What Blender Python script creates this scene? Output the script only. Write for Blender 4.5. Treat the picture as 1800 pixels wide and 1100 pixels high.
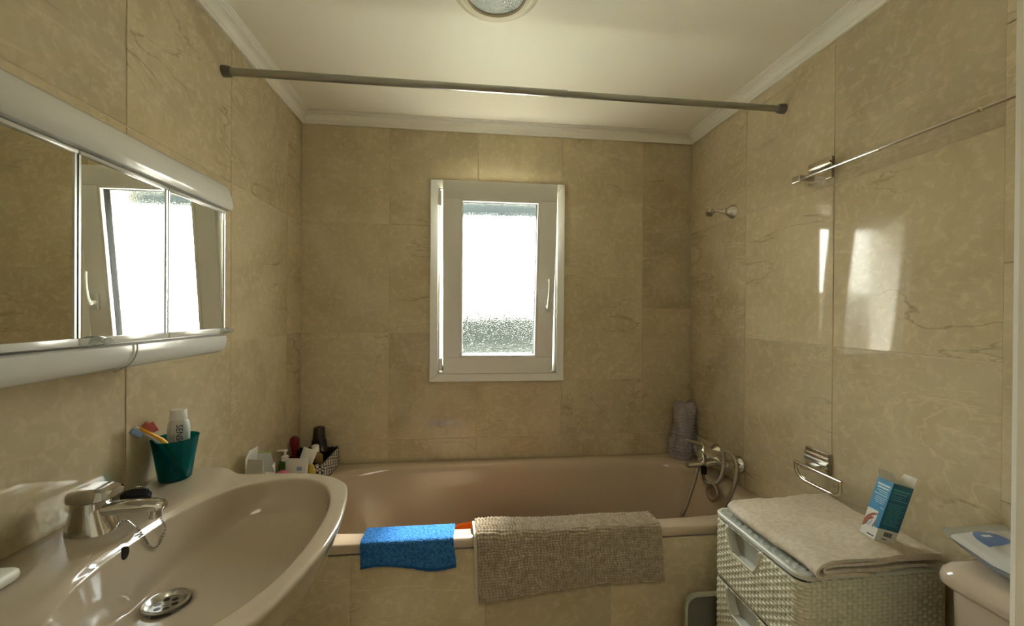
import bpy, bmesh, math, random
import numpy as np
from mathutils import Matrix, Vector
random.seed(7)
for o in list(bpy.data.objects): bpy.data.objects.remove(o)
sc = bpy.context.scene
COL = sc.collection
PI = math.pi

# ------------------------------------------------------------------ camera
F = 733.435; YAW = 0.11254; PITCH = -0.00395; ROLL = 0.006995
CAM = Vector((0.72258, -1.94618, 1.26852))
fw = Vector((math.sin(YAW)*math.cos(PITCH), math.cos(YAW)*math.cos(PITCH), math.sin(PITCH)))
rt = Vector((math.cos(YAW), -math.sin(YAW), 0)); up = rt.cross(fw)
cr = rt*math.cos(ROLL) + up*math.sin(ROLL); cu = -rt*math.sin(ROLL) + up*math.cos(ROLL)
cd = bpy.data.cameras.new('camera'); cam = bpy.data.objects.new('camera', cd); COL.objects.link(cam)
cd.sensor_width = 36; cd.sensor_fit = 'HORIZONTAL'; cd.lens = F*36/1800; cd.clip_start = 0.02; cd.clip_end = 500
m = Matrix((cr, cu, -fw)).transposed().to_4x4(); m.translation = CAM; cam.matrix_world = m
sc.camera = cam

def at(u, v, x=None, y=None, z=None):
    """direction of a photo pixel met with the plane the thing touches"""
    d = fw + cr*((u-900)/F) + cu*((550-v)/F)
    if x is not None: t = (x-CAM.x)/d.x
    elif y is not None: t = (y-CAM.y)/d.y
    else: t = (z-CAM.z)/d.z
    return CAM + d*t

# ------------------------------------------------------------------ world, sun, exposure
sc.view_settings.view_transform = 'Standard'; sc.view_settings.look = 'None'
sc.view_settings.gamma = 1; sc.view_settings.use_curve_mapping = False
sc.view_settings.exposure = 0.9
SKY = 20.0; SUN = 30.0; HALL_FILL = 4.2
w = bpy.data.worlds.new('world'); sc.world = w; w.use_nodes = True
nt = w.node_tree; nt.nodes.clear()
tc = nt.nodes.new('ShaderNodeTexCoord'); sx = nt.nodes.new('ShaderNodeSeparateXYZ'); rp = nt.nodes.new('ShaderNodeValToRGB')
bg = nt.nodes.new('ShaderNodeBackground'); wo = nt.nodes.new('ShaderNodeOutputWorld')
nt.links.new(tc.outputs['Generated'], sx.inputs[0]); nt.links.new(sx.outputs['Z'], rp.inputs[0])
nt.links.new(rp.outputs[0], bg.inputs[0]); nt.links.new(bg.outputs[0], wo.inputs[0])
el = rp.color_ramp.elements
el[0].position = 0.0; el[0].color = (1.0, 0.98, 0.84, 1)
el[1].position = 1.0; el[1].color = (0.52, 0.60, 0.70, 1)
e = el.new(0.22); e.color = (0.88, 0.89, 0.84, 1)
e = el.new(0.55); e.color = (0.72, 0.77, 0.80, 1)
bg.inputs[1].default_value = SKY
sd = bpy.data.lights.new('sun', 'SUN'); sd.energy = SUN; sd.angle = 0.14; sd.color = (1, .95, .86)
so = bpy.data.objects.new('sun', sd); COL.objects.link(so); so.rotation_mode = 'QUATERNION'; so.rotation_quaternion = Vector((-.25, -.65, -.80)).to_track_quat('-Z', 'Y'); so.location = (4, 9, 12)
# portal that guides sky sampling through the window opening
pd = bpy.data.lights.new('window_portal', 'AREA'); pd.shape = 'RECTANGLE'; pd.size = .60; pd.size_y = .90
pd.cycles.is_portal = True
po = bpy.data.objects.new('window_portal', pd); COL.objects.link(po); po.location = (.876, .20, 1.405); po.rotation_euler = (-PI/2, 0, 0)
# unseen fill light added in the hall to brighten surfaces facing the doorway
hd = bpy.data.lights.new('hall_fill', 'AREA'); hd.size = .7; hd.energy = HALL_FILL; hd.color = (1, .9, .72)
ho = bpy.data.objects.new('hall_fill', hd); COL.objects.link(ho); ho.location = (.8, -2.55, 2.10)
try:
    sc.cycles.use_denoising = True; sc.cycles.max_bounces = 12; sc.cycles.diffuse_bounces = 6; sc.cycles.glossy_bounces = 6
    sc.cycles.transmission_bounces = 8; sc.cycles.transparent_max_bounces = 12
    sc.cycles.sample_clamp_indirect = 8; sc.cycles.blur_glossy = 0.3
    sc.cycles.caustics_reflective = False; sc.cycles.caustics_refractive = True
except Exception: pass

# ------------------------------------------------------------------ materials
def mat(name, col, rough=.5, metal=0, spec=.5, **kw):
    m = bpy.data.materials.new(name); m.use_nodes = True
    b = m.node_tree.nodes['Principled BSDF']
    b.inputs['Base Color'].default_value = (*col, 1); b.inputs['Roughness'].default_value = rough
    b.inputs['Metallic'].default_value = metal; b.inputs['Specular IOR Level'].default_value = spec
    for k, v in kw.items():
        b.inputs[k].default_value = v
    return m
def nodes(m): return m.node_tree.nodes, m.node_tree.links, m.node_tree.nodes['Principled BSDF']
def bump(m, scale, strength, dist=.002, detail=4, kind='noise'):
    n, l, b = nodes(m)
    t = n.new('ShaderNodeTexCoord')
    x = n.new('ShaderNodeTexNoise' if kind == 'noise' else 'ShaderNodeTexVoronoi'); x.inputs['Scale'].default_value = scale
    if kind == 'noise': x.inputs['Detail'].default_value = detail
    bp = n.new('ShaderNodeBump'); bp.inputs['Strength'].default_value = strength; bp.inputs['Distance'].default_value = dist
    l.new(t.outputs['Object'], x.inputs['Vector']); l.new(x.outputs[0], bp.inputs['Height']); l.new(bp.outputs[0], b.inputs['Normal'])
    return m
def vary(m, c1, c2, scale, detail=4):
    n, l, b = nodes(m)
    t = n.new('ShaderNodeTexCoord'); x = n.new('ShaderNodeTexNoise'); x.inputs['Scale'].default_value = scale; x.inputs['Detail'].default_value = detail
    r = n.new('ShaderNodeValToRGB'); r.color_ramp.elements[0].position = .35; r.color_ramp.elements[1].position = .65
    r.color_ramp.elements[0].color = (*c1, 1); r.color_ramp.elements[1].color = (*c2, 1)
    l.new(t.outputs['Object'], x.inputs['Vector']); l.new(x.outputs[0], r.inputs[0]); l.new(r.outputs[0], b.inputs['Base Color'])
    return m
def marble(name, dark, light, rough=.1):
    m = mat(name, light, rough, spec=.28); n, l, b = nodes(m)
    t = n.new('ShaderNodeTexCoord'); oi = n.new('ShaderNodeObjectInfo')
    cx = n.new('ShaderNodeCombineXYZ'); mu = n.new('ShaderNodeMath'); mu.operation = 'MULTIPLY'; mu.inputs[1].default_value = 61
    l.new(oi.outputs['Random'], mu.inputs[0]); l.new(mu.outputs[0], cx.inputs[0]); l.new(mu.outputs[0], cx.inputs[1]); l.new(mu.outputs[0], cx.inputs[2])
    va = n.new('ShaderNodeVectorMath'); l.new(t.outputs['Object'], va.inputs[0]); l.new(cx.outputs[0], va.inputs[1])
    def noise(s, d, dist=0):
        x = n.new('ShaderNodeTexNoise'); x.inputs['Scale'].default_value = s; x.inputs['Detail'].default_value = d; x.inputs['Distortion'].default_value = dist
        l.new(va.outputs[0], x.inputs['Vector']); return x.outputs[0]
    mpv = n.new('ShaderNodeMapping'); mpv.inputs['Rotation'].default_value = (.35, .5, .2); mpv.inputs['Scale'].default_value = (.55, .55, 1.9)
    l.new(va.outputs[0], mpv.inputs[0])
    def dnoise(s, d, dist=0):
        x = n.new('ShaderNodeTexNoise'); x.inputs['Scale'].default_value = s; x.inputs['Detail'].default_value = d; x.inputs['Distortion'].default_value = dist
        l.new(mpv.outputs[0], x.inputs['Vector']); return x.outputs[0]
    def ramp(src, stops):
        r = n.new('ShaderNodeValToRGB'); e = r.color_ramp.elements
        while len(e) < len(stops): e.new(.5)
        for k, (p, c) in enumerate(stops):
            e[k].position = p; e[k].color = (c, c, c, 1) if not isinstance(c, tuple) else (*c, 1)
        l.new(src, r.inputs[0]); return r.outputs[0]
    def mix(f, a, c, mode='MIX'):
        x = n.new('ShaderNodeMix'); x.data_type = 'RGBA'; x.blend_type = mode
        if isinstance(f, float): x.inputs[0].default_value = f
        else: l.new(f, x.inputs[0])
        for i, s in ((6, a), (7, c)):
            if isinstance(s, tuple): x.inputs[i].default_value = (*s, 1)
            else: l.new(s, x.inputs[i])
        return x.outputs[2]
    def mul(a, c):
        x = n.new('ShaderNodeMath'); x.operation = 'MULTIPLY'; l.new(a, x.inputs[0])
        if isinstance(c, float): x.inputs[1].default_value = c
        else: l.new(c, x.inputs[1])
        return x.outputs[0]
    base = mix(ramp(noise(3.2, 6, 1.2), [(.3, 0.), (.7, 1.)]), dark, light)
    base = mix(mul(ramp(noise(42, 7, .6), [(.50, 0.), (.66, 1.)]), .30), base, tuple(min(1, c*1.28) for c in light))
    # pale veins and brown cracks: thin iso-lines of distorted noise, masked so that they run only here and there
    mk1 = ramp(noise(2.3, 2), [(.46, 0.), (.58, 1.)]); mk2 = ramp(noise(2.9, 1, .4), [(.50, 0.), (.62, 1.)])
    v1 = ramp(dnoise(4.0, 6, 1.2), [(.487, 0.), (.5, 1.), (.513, 0.)])
    base = mix(mul(mul(v1, mk1), .36), base, tuple(min(1, c*1.35) for c in light))
    v2 = ramp(dnoise(2.4, 8, .6), [(.494, 0.), (.5, 1.), (.506, 0.)])
    base = mix(mul(mul(v2, mk2), .55), base, tuple(c*.45 for c in dark))
    # slab to slab tone
    hv = n.new('ShaderNodeHueSaturation'); mr = n.new('ShaderNodeMapRange'); mr.inputs[3].default_value = .86; mr.inputs[4].default_value = 1.10
    l.new(oi.outputs['Random'], mr.inputs[0]); l.new(mr.outputs[0], hv.inputs['Value']); l.new(base, hv.inputs['Color'])
    l.new(hv.outputs[0], b.inputs['Base Color'])
    bp = n.new('ShaderNodeBump'); bp.inputs['Strength'].default_value = .012; bp.inputs['Distance'].default_value = .002
    l.new(noise(7, 3), bp.inputs['Height']); l.new(bp.outputs[0], b.inputs['Normal'])
    return m
MARBLE = marble('cream_marble', (.465, .388, .243), (.59, .508, .342), .045)
GROUT = mat('grout', (.58, .50, .35), .9)
PLASTER = bump(mat('cream_plaster', (.84, .81, .68), .6), 30, .08)
CORNICE = mat('cornice_white', (.86, .84, .76), .5)
PVC = mat('white_pvc', (.80, .80, .76), .28)
RUBBER = mat('dark_rubber', (.012, .012, .012), .75, spec=.15)
CERAMIC = mat('beige_ceramic', (.47, .40, .30), .07, spec=.6)
TUBMAT = mat('pinkish_beige_enamel', (.47, .375, .265), .10, spec=.6)
CHROME = mat('chrome', (.72, .71, .68), .09, 1)
STEEL = bump(mat('brushed_steel', (.36, .35, .31), .30, 1), 90, .12)
GOLDCHROME = mat('warm_chrome', (.70, .64, .52), .12, 1)
MIRROR = mat('mirror', (.86, .87, .82), .0, 1)
ALU = mat('satin_aluminium', (.62, .63, .61), .3, 1)
CABWHITE = mat('white_lacquer', (.72, .73, .71), .16, spec=.6)
BLACKP = mat('black_plastic', (.008, .007, .008), .18)
HALLW = mat('hall_wall', (.70, .64, .52), .8)
GRASS = vary(mat('outside_scrub', (.02, .025, .012), .95, spec=0), (.008, .010, .008), (.014, .015, .012), .3)
BOUNCE = mat('pale_bounce', (.62, .57, .45), .9, spec=0)
STUCCO = mat('white_stucco', (.80, .77, .70), .9)
ROOFT = mat('terracotta', (.50, .22, .11), .8)
WHITEP = mat('white_plastic', (.80, .80, .76), .3)
PAPER = mat('white_card', (.76, .75, .70), .7)

def frosted():
    """pebbled sheet: part of the light goes straight on, part is bent a little by the pebbles, a little is mirrored"""
    m = bpy.data.materials.new('frosted_glass'); m.use_nodes = True; n = m.node_tree.nodes; l = m.node_tree.links; n.clear()
    o = n.new('ShaderNodeOutputMaterial'); g = n.new('ShaderNodeBsdfRefraction')
    g.inputs['Color'].default_value = (.97, .99, .98, 1); g.inputs['Roughness'].default_value = .0; g.inputs['IOR'].default_value = 1.07
    tcn = n.new('ShaderNodeTexCoord'); vo = n.new('ShaderNodeTexVoronoi'); vo.inputs['Scale'].default_value = 230
    b = n.new('ShaderNodeBump'); b.inputs['Strength'].default_value = 1.0; b.inputs['Distance'].default_value = .005
    l.new(tcn.outputs['Object'], vo.inputs['Vector']); l.new(vo.outputs[0], b.inputs['Height']); l.new(b.outputs[0], g.inputs['Normal'])
    t = n.new('ShaderNodeBsdfTransparent'); t.inputs[0].default_value = (.97, .985, .98, 1)
    mx = n.new('ShaderNodeMixShader'); mx.inputs[0].default_value = .45
    gl = n.new('ShaderNodeBsdfGlossy'); gl.inputs['Roughness'].default_value = .12
    m2 = n.new('ShaderNodeMixShader'); m2.inputs[0].default_value = .03
    l.new(t.outputs[0], mx.inputs[1]); l.new(g.outputs[0], mx.inputs[2]); l.new(mx.outputs[0], m2.inputs[1]); l.new(gl.outputs[0], m2.inputs[2]); l.new(m2.outputs[0], o.inputs[0])
    return m
FROST = frosted()
def tinted(name, tint, body, f=.35, rough=.15):
    m = bpy.data.materials.new(name); m.use_nodes = True; n = m.node_tree.nodes; l = m.node_tree.links
    p = n['Principled BSDF']; o = n['Material Output']
    p.inputs['Base Color'].default_value = (*body, 1); p.inputs['Roughness'].default_value = rough
    t = n.new('ShaderNodeBsdfTransparent'); t.inputs[0].default_value = (*tint, 1)
    mx = n.new('ShaderNodeMixShader'); mx.inputs[0].default_value = f
    l.new(t.outputs[0], mx.inputs[1]); l.new(p.outputs[0], mx.inputs[2]); l.new(mx.outputs[0], o.inputs[0])
    return m

# ------------------------------------------------------------------ mesh helpers
WORG = {}
class G:
    def __init__(s): s.bm = bmesh.new()
    def box(s, x0, x1, y0, y1, z0, z1, bev=0, seg=2, M=None):
        b = bmesh.new(); bmesh.ops.create_cube(b, size=1)
        bmesh.ops.scale(b, vec=(x1-x0, y1-y0, z1-z0), verts=b.verts)
        bmesh.ops.translate(b, vec=((x0+x1)/2, (y0+y1)/2, (z0+z1)/2), verts=b.verts)
        if bev: bmesh.ops.bevel(b, geom=b.edges[:], offset=bev, segments=seg, affect='EDGES', profile=.5)
        if M is not None: bmesh.ops.transform(b, matrix=M, verts=b.verts)
        me = bpy.data.meshes.new('t'); b.to_mesh(me); b.free(); s.bm.from_mesh(me); bpy.data.meshes.remove(me); return s
    def loft(s, rings, cap0=True, cap1=True, closed=True):
        V = [[s.bm.verts.new(p) for p in r] for r in rings]; n = len(V[0])
        for a, b in zip(V, V[1:]):
            for i in range(n if closed else n-1):
                j = (i+1) % n
                try: s.bm.faces.new((a[i], a[j], b[j], b[i]))
                except ValueError: pass
        if closed:
            if cap0: s.bm.faces.new(V[0][::-1])
            if cap1: s.bm.faces.new(V[-1])
        return s
    def lathe(s, prof, c=(0, 0, 0), axis=(0, 0, 1), n=28, sx=1, sy=1, caps=True):
        a = Vector(axis).normalized(); q = Vector((0, 0, 1)).rotation_difference(a).to_matrix(); c = Vector(c)
        R = []
        for r, h in prof:
            R.append([c + q @ Vector((r*sx*math.cos(2*PI*i/n), r*sy*math.sin(2*PI*i/n), h)) for i in range(n)])
        return s.loft(R, caps, caps)
    def tube(s, path, r, n=12, caps=True):
        P = [Vector(p) for p in path]; R = []; prev = None
        for i, p in enumerate(P):
            t = (P[min(i+1, len(P)-1)] - P[max(i-1, 0)]).normalized()
            if prev is None:
                u = t.orthogonal().normalized()
            else:
                u = (prev - t*prev.dot(t)).normalized()
            prev = u; v = t.cross(u); rr = r[i] if isinstance(r, (list, tuple)) else r
            R.append([p + (u*math.cos(2*PI*k/n) + v*math.sin(2*PI*k/n))*rr for k in range(n)])
        return s.loft(R, caps, caps)
    def prism(s, pts, ext):
        e = Vector(ext); return s.loft([[Vector(p) for p in pts], [Vector(p)+e for p in pts]])
    def grid(s, fn, nu, nv, keep=None):
        V = [[s.bm.verts.new(fn(i/nu, j/nv)) for j in range(nv+1)] for i in range(nu+1)]
        for i in range(nu):
            for j in range(nv):
                if keep is None or keep((i+.5)/nu, (j+.5)/nv):
                    s.bm.faces.new((V[i][j], V[i+1][j], V[i+1][j+1], V[i][j+1]))
        return s
    def sphere(s, c, r, n=2, sc3=(1, 1, 1), M=None):
        b = bmesh.new(); bmesh.ops.create_icosphere(b, subdivisions=n, radius=r); bmesh.ops.scale(b, vec=sc3, verts=b.verts)
        if M is not None: bmesh.ops.transform(b, matrix=M, verts=b.verts)
        bmesh.ops.translate(b, vec=c, verts=b.verts)
        me = bpy.data.meshes.new('t'); b.to_mesh(me); b.free(); s.bm.from_mesh(me); bpy.data.meshes.remove(me); return s
    def xf(s, M):
        bmesh.ops.transform(s.bm, matrix=M, verts=s.bm.verts); return s
    def build(s, name, material, parent=None, smooth=35, origin=None, fix=True):
        loose = [v for v in s.bm.verts if not v.link_faces]
        if loose: bmesh.ops.delete(s.bm, geom=loose, context='VERTS')
        if fix: bmesh.ops.recalc_face_normals(s.bm, faces=s.bm.faces)
        co = np.array([v.co[:] for v in s.bm.verts]); lo, hi = co.min(0), co.max(0)
        if origin is None: origin = ((lo[0]+hi[0])/2, (lo[1]+hi[1])/2, lo[2] if parent is None else (lo[2]+hi[2])/2)
        og = Vector(origin); bmesh.ops.translate(s.bm, vec=-og, verts=s.bm.verts)
        me = bpy.data.meshes.new(name); s.bm.to_mesh(me); s.bm.free()
        if smooth:
            me.polygons.foreach_set('use_smooth', [True]*len(me.polygons)); me.set_sharp_from_angle(angle=math.radians(smooth))
        me.materials.append(material)
        o = bpy.data.objects.new(name, me); COL.objects.link(o)
        return place(o, og, parent)
def place(o, og, parent):
    WORG[o] = Vector(og); o.location = og
    if parent is not None:
        o.parent = parent; o.location = Vector(og) - WORG[parent]
    return o
def thing(name, label, cat, loc, group=None):
    o = bpy.data.objects.new(name, None); o.empty_display_size = .05; COL.objects.link(o); place(o, Vector(loc), None)
    return tag(o, label, cat, group)
def tag(o, label, cat, group=None):
    o['label'] = label; o['category'] = cat
    if group: o['group'] = group
    return o
def struct(o): o['kind'] = 'structure'; return o
def text(body, size, M, material, parent, name='lettering', ext=.0002, sx=1.0):
    c = bpy.data.curves.new('t', 'FONT'); c.body = body; c.size = size; c.extrude = ext; c.align_x = 'CENTER'; c.align_y = 'CENTER'; c.resolution_u = 3
    t = bpy.data.objects.new('t', c); COL.objects.link(t)
    dg = bpy.context.evaluated_depsgraph_get(); me = bpy.data.meshes.new_from_object(t.evaluated_get(dg))
    g = G(); g.bm.from_mesh(me); bpy.data.objects.remove(t); bpy.data.meshes.remove(me)
    g.xf(M @ Matrix.Diagonal((sx, 1, 1, 1)))
    return g.build(name, material, parent, smooth=0, fix=False)
def frame_M(o, ax, ay):
    ax = Vector(ax).normalized(); ay = Vector(ay); ay = (ay - ax*ay.dot(ax)).normalized(); az = ax.cross(ay)
    M = Matrix((ax, ay, az)).transposed().to_4x4(); M.translation = Vector(o); return M
def bez(pts, n=10):
    """Catmull-Rom through the points"""
    P = [Vector(p) for p in pts]; P = [P[0]*2-P[1]] + P + [P[-1]*2-P[-2]]; out = []
    for i in range(1, len(P)-2):
        for k in range(n):
            t = k/n; a, b, c, d = P[i-1:i+3]
            out.append(.5*((2*b) + (c-a)*t + (2*a-5*b+4*c-d)*t*t + (3*b-3*c+d-a)*t**3))
    out.append(P[-2]); return out
def hsh(i, j): 
    v = math.sin(i*127.1 + j*311.7)*43758.5453; return v - math.floor(v)
def vnoise(x, y):
    i, j = math.floor(x), math.floor(y); a, b = x-i, y-j; a = a*a*(3-2*a); b = b*b*(3-2*b)
    return (hsh(i, j)*(1-a)+hsh(i+1, j)*a)*(1-b) + (hsh(i, j+1)*(1-a)+hsh(i+1, j+1)*a)*b

# ------------------------------------------------------------------ room shell
W = 1.83; ZC = 2.137; YF = -1.62          # room width, ceiling, inner face of the door wall
TH = .22
ROWA, ROWB, ROWC = 1.659, 1.168, .681
wl = struct(G().box(-TH, -.0018, YF-.12, TH, -.1, ZC).build('wall_left', GROUT, smooth=0))
wr = struct(G().box(W+.0018, W+TH, YF-.12, TH, -.1, ZC).build('wall_right', GROUT, smooth=0))
HX0, HX1, HZ0, HZ1 = .600, 1.152, .982, 1.832    # hole for the window
g = G(); g.box(-.0018, HX0, .0018, TH, -.1, ZC); g.box(HX1, W+.0018, .0018, TH, -.1, ZC); g.box(HX0, HX1, .0018, TH, -.1, HZ0); g.box(HX0, HX1, .0018, TH, HZ1, ZC)
wb = struct(g.build('wall_back', GROUT, smooth=0))
DX0, DX1, DZ = .40, 1.224, 2.02
g = G(); g.box(-.008, DX0, YF-.12, YF, -.1, ZC); g.box(DX1, W+.008, YF-.12, YF, -.1, ZC); g.box(DX0, DX1, YF-.12, YF, DZ, ZC)
wf = struct(g.build('wall_front', PLASTER, smooth=0))
ceil = struct(G().box(-.9, 2.7, -3.5, TH, ZC, ZC+.12).build('ceiling', PLASTER, smooth=0))
flo = struct(G().box(-.9, 2.7, -3.5, TH, -.1, -.0018).build('floor', GROUT, smooth=0))
# hall behind the doorway, closed box
for nm, a in (('wall_hall_left', (-.9, -.8, -3.5, YF-.12)), ('wall_hall_right', (2.6, 2.7, -3.5, YF-.12)), ('wall_hall_back', (-.9, 2.7, -3.5, -3.4))):
    struct(G().box(*a, -.1, ZC).build(nm, HALLW, smooth=0))
g = G(); g.box(-.9, -.2, YF-.12, YF, -.1, ZC); g.box(2.04, 2.7, YF-.12, YF, -.1, ZC)
struct(g.build('wall_hall_front', HALLW, smooth=0))

def tile(wall, pts, nrm, thick=.0075, proud=0.0):
    """one slab from its outline on the wall plane (world points), pulled in for the joint and chamfered"""
    P = [Vector(p) for p in pts]; N = Vector(nrm); n = len(P); gap = .0013
    ar = Vector((0, 0, 0))
    for i in range(n): ar += P[i].cross(P[(i+1) % n])
    if ar.dot(N) < 0: P = P[::-1]
    def inset(d):
        out = []
        for i in range(n):
            e1 = (P[i]-P[i-1]).normalized(); e2 = (P[(i+1) % n]-P[i]).normalized()
            n1 = N.cross(e1); n2 = N.cross(e2)
            out.append(P[i] + (n1+n2)*d if abs(e1.dot(e2)) < .5 else P[i] + n1*d)
        return out
    a, b = inset(gap), inset(gap+.0012)
    g = G(); j = random.uniform(-.0003, .0003)
    g.loft([[p - N*thick for p in a], [p + N*(proud+j-.0010) for p in a], [p + N*(proud+j) for p in b]], True, True)
    c = sum(P, Vector())/n
    return g.build('tile', MARBLE, wall, smooth=0, origin=c)
def rect_y(wall, x0, x1, z0, z1, y=0, n=(0, -1, 0)): return tile(wall, [(x0, y, z0), (x1, y, z0), (x1, y, z1), (x0, y, z1)], n)
def rect_x(wall, y0, y1, z0, z1, x, n, **k): return tile(wall, [(x, y0, z0), (x, y1, z0), (x, y1, z1), (x, y0, z1)], n, **k)
TZ = 2.115; BZ = .572
# back wall
HC = [.378, .779, 1.179, 1.580]
for z0, z1 in ((BZ, ROWC), (ROWC, ROWB), (ROWB, ROWA), (ROWA, TZ)): rect_y(wb, 0, HC[0], z0, z1)
x0, x1 = HC[0], HC[1]
rect_y(wb, x0, x1, BZ, ROWC)
tile(wb, [(x0, 0, ROWC), (x1, 0, ROWC), (x1, 0, .965), (.585, 0, .965), (.585, 0, ROWB), (x0, 0, ROWB)], (0, -1, 0))
rect_y(wb, x0, .585, ROWB, ROWA)
tile(wb, [(x0, 0, ROWA), (.585, 0, ROWA), (.585, 0, 1.848), (x1, 0, 1.848), (x1, 0, TZ), (x0, 0, TZ)], (0, -1, 0))
for z0, z1 in ((BZ, ROWC), (ROWC, .965), (1.848, TZ)): rect_y(wb, HC[1], HC[2], z0, z1)
for z0, z1 in ((BZ, ROWC), (ROWC, .945), (.945, 1.436), (1.436, TZ)): rect_y(wb, HC[2], HC[3], z0, z1)
for z0, z1 in ((BZ, ROWC), (ROWC, ROWB), (ROWB, 1.285), (1.285, ROWA), (ROWA, TZ)): rect_y(wb, HC[3], W, z0, z1)
# left wall
LC = [0, -.147, -.560, -.964, -1.365, YF]
for a, b in zip(LC, LC[1:]):
    rows = [BZ if b > -.7 else 0, ROWC, ROWB, ROWA, TZ]
    if b < -.7: rows = [0, .19] + rows[1:]
    for z0, z1 in zip(rows, rows[1:]): rect_x(wl, b, a, z0, z1, 0, (1, 0, 0))
# right wall; the last column is built out a little and jointed at other heights
RC = [0, -.401, -.801, -1.204]
for a, b in zip(RC, RC[1:]):
    rows = [BZ, ROWC, ROWB, ROWA, TZ] if b > -.7 else [0, .19, ROWC, ROWB, ROWA, TZ]
    for z0, z1 in zip(rows, rows[1:]): rect_x(wr, b, a, z0, z1, W, (-1, 0, 0))
for z0, z1 in zip([0, .395, .885, 1.375, 1.865], [.395, .885, 1.375, 1.865, TZ]): rect_x(wr, YF, -1.2045, z0, z1, W, (-1, 0, 0), proud=.006)
# floor slabs
for i in range(5):
    for j in range(3):
        xa, xb = i*.4, min(W, i*.4+.4); ya, yb = -.70-j*.4, max(YF, -.70-j*.4-.4)
        if xb-xa > .02 and ya-yb > .02: tile(flo, [(xa, yb, 0), (xb, yb, 0), (xb, ya, 0), (xa, ya, 0)], (0, 0, 1))
# tiled apron in front of the tub
ap = struct(G().box(.001, W-.001, -.6782, -.640, 0, .548).build('wall_tub_front', GROUT, smooth=0))
for a, b in zip([.001, .392, .789, 1.188, 1.588], [.392, .789, 1.188, 1.588, W-.001]):
    rect_y(ap, a, b, .066, .548, -.680); rect_y(ap, a, b, .001, .066, -.680)

# cornice: stepped cove, one length per wall, mitred in the corners
def prof():
    p = [(0, 2.094), (.009, 2.094), (.011, 2.099), (.011, 2.103)]
    for k in range(7):
        t = k/6*PI/2; p.append((.013 + .022*(1-math.cos(t)), 2.104 + .020*math.sin(t)))
    p += [(.038, 2.125), (.038, 2.129), (.044, 2.1295), (.044, 2.1335), (.050, 2.134), (.050, 2.138), (0, 2.138)]
    return p
PR = prof()
def cornice(name, fn0, fn1):
    g = G(); g.loft([[fn0(d, z) for d, z in PR], [fn1(d, z) for d, z in PR]]); return struct(g.build(name, CORNICE, smooth=28))
cornice('trim_1', lambda d, z: (d, -d, z), lambda d, z: (W-d, -d, z))
cornice('trim_2', lambda d, z: (d, YF+d, z), lambda d, z: (d, -d, z))
cornice('trim_3', lambda d, z: (W-d, YF+d, z), lambda d, z: (W-d, -d, z))
cornice('trim_4', lambda d, z: (d, YF+d, z), lambda d, z: (W-d, YF+d, z))

# door frame around the doorway the photograph is taken from
df = thing('door_1', 'pale painted door frame with moulded edge at the bathroom doorway', 'door frame', ((DX0+DX1)/2, YF-.06, 0)); df['kind'] = 'structure'
def jamb(x, s):   # s=+1: right jamb (opening on the left)
    g = G(); q = lambda a: x + s*a
    pts = [(q(.0), YF-.12), (q(.0), YF+.002), (q(.003), YF+.006), (q(.010), YF+.007), (q(.013), YF+.016), (q(.018), YF+.019), (q(.024), YF+.016), (q(.060), YF+.016), (q(.066), YF+.012), (q(.066), YF), (q(.015), YF), (q(.015), YF-.12)]
    return g.prism([(a, b, 0) for a, b in pts], (0, 0, DZ+.05)).build('jamb', CORNICE, df, smooth=0)
jamb(DX1+.006, 1); jamb(DX0-.006, -1)
G().box(DX0-.006, DX1+.006, YF-.12, YF+.018, DZ-.012, DZ+.055, .004).build('lintel', CORNICE, df)

# ------------------------------------------------------------------ window
wn = thing('window_1', 'white tilted window with frosted pane in the tiled back wall', 'window', (.876, 0, .943)); wn['kind'] = 'structure'
def ring(x0, x1, z0, z1, wd, ya, yb, bev=.003):
    g = G()
    g.box(x0, x1, ya, yb, z1-wd, z1, bev); g.box(x0, x1, ya, yb, z0, z0+wd, bev)
    g.box(x0, x0+wd, ya, yb, z0+wd*.2, z1-wd*.2, bev); g.box(x1-wd, x1, ya, yb, z0+wd*.2, z1-wd*.2, bev)
    return g
def mitre(x0, x1, z0, z1, wd, ya, yb, name, material, parent):
    """four mitred bars"""
    o = [(x0, z0), (x1, z0), (x1, z1), (x0, z1)]; i = [(x0+wd, z0+wd), (x1-wd, z0+wd), (x1-wd, z1-wd), (x0+wd, z1-wd)]
    c = .0025
    for k in range(4):
        a, b, p, q = o[k], o[(k+1) % 4], i[(k+1) % 4], i[k]
        cx, cz = (a[0]+b[0]+p[0]+q[0])/4, (a[1]+b[1]+p[1]+q[1])/4
        sh = lambda r, f: (r[0]+(cx-r[0])*f[0], r[1]+(cz-r[1])*f[1])
        R0 = [(r[0], yb, r[1]) for r in (a, b, p, q)]; R1 = [(r[0], ya+c, r[1]) for r in (a, b, p, q)]
        fx, fz = (c/abs(a[0]-cx), c/abs(a[1]-cz))
        R2 = [(sh(r, (fx, fz))[0], ya, sh(r, (fx, fz))[1]) for r in (a, b, p, q)]
        G().loft([R0, R1, R2]).build(name, material, parent, smooth=0)
FX0, FX1, FZ0, FZ1 = .563, 1.189, .943, 1.868
mitre(FX0, FX1, FZ0, FZ1, .037, -.016, .012, 'frame_bar', PVC, wn)
# inner rebate of the fixed frame
ring(.5985, 1.1535, .9785, 1.8335, .010, -.012, .045, 0).build('liner', PVC, wn, smooth=0)
g = ring(.5985, 1.1535, .9785, 1.8335, .034, .040, .090, 0); g.build('rebate', PVC, wn, smooth=0)
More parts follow.
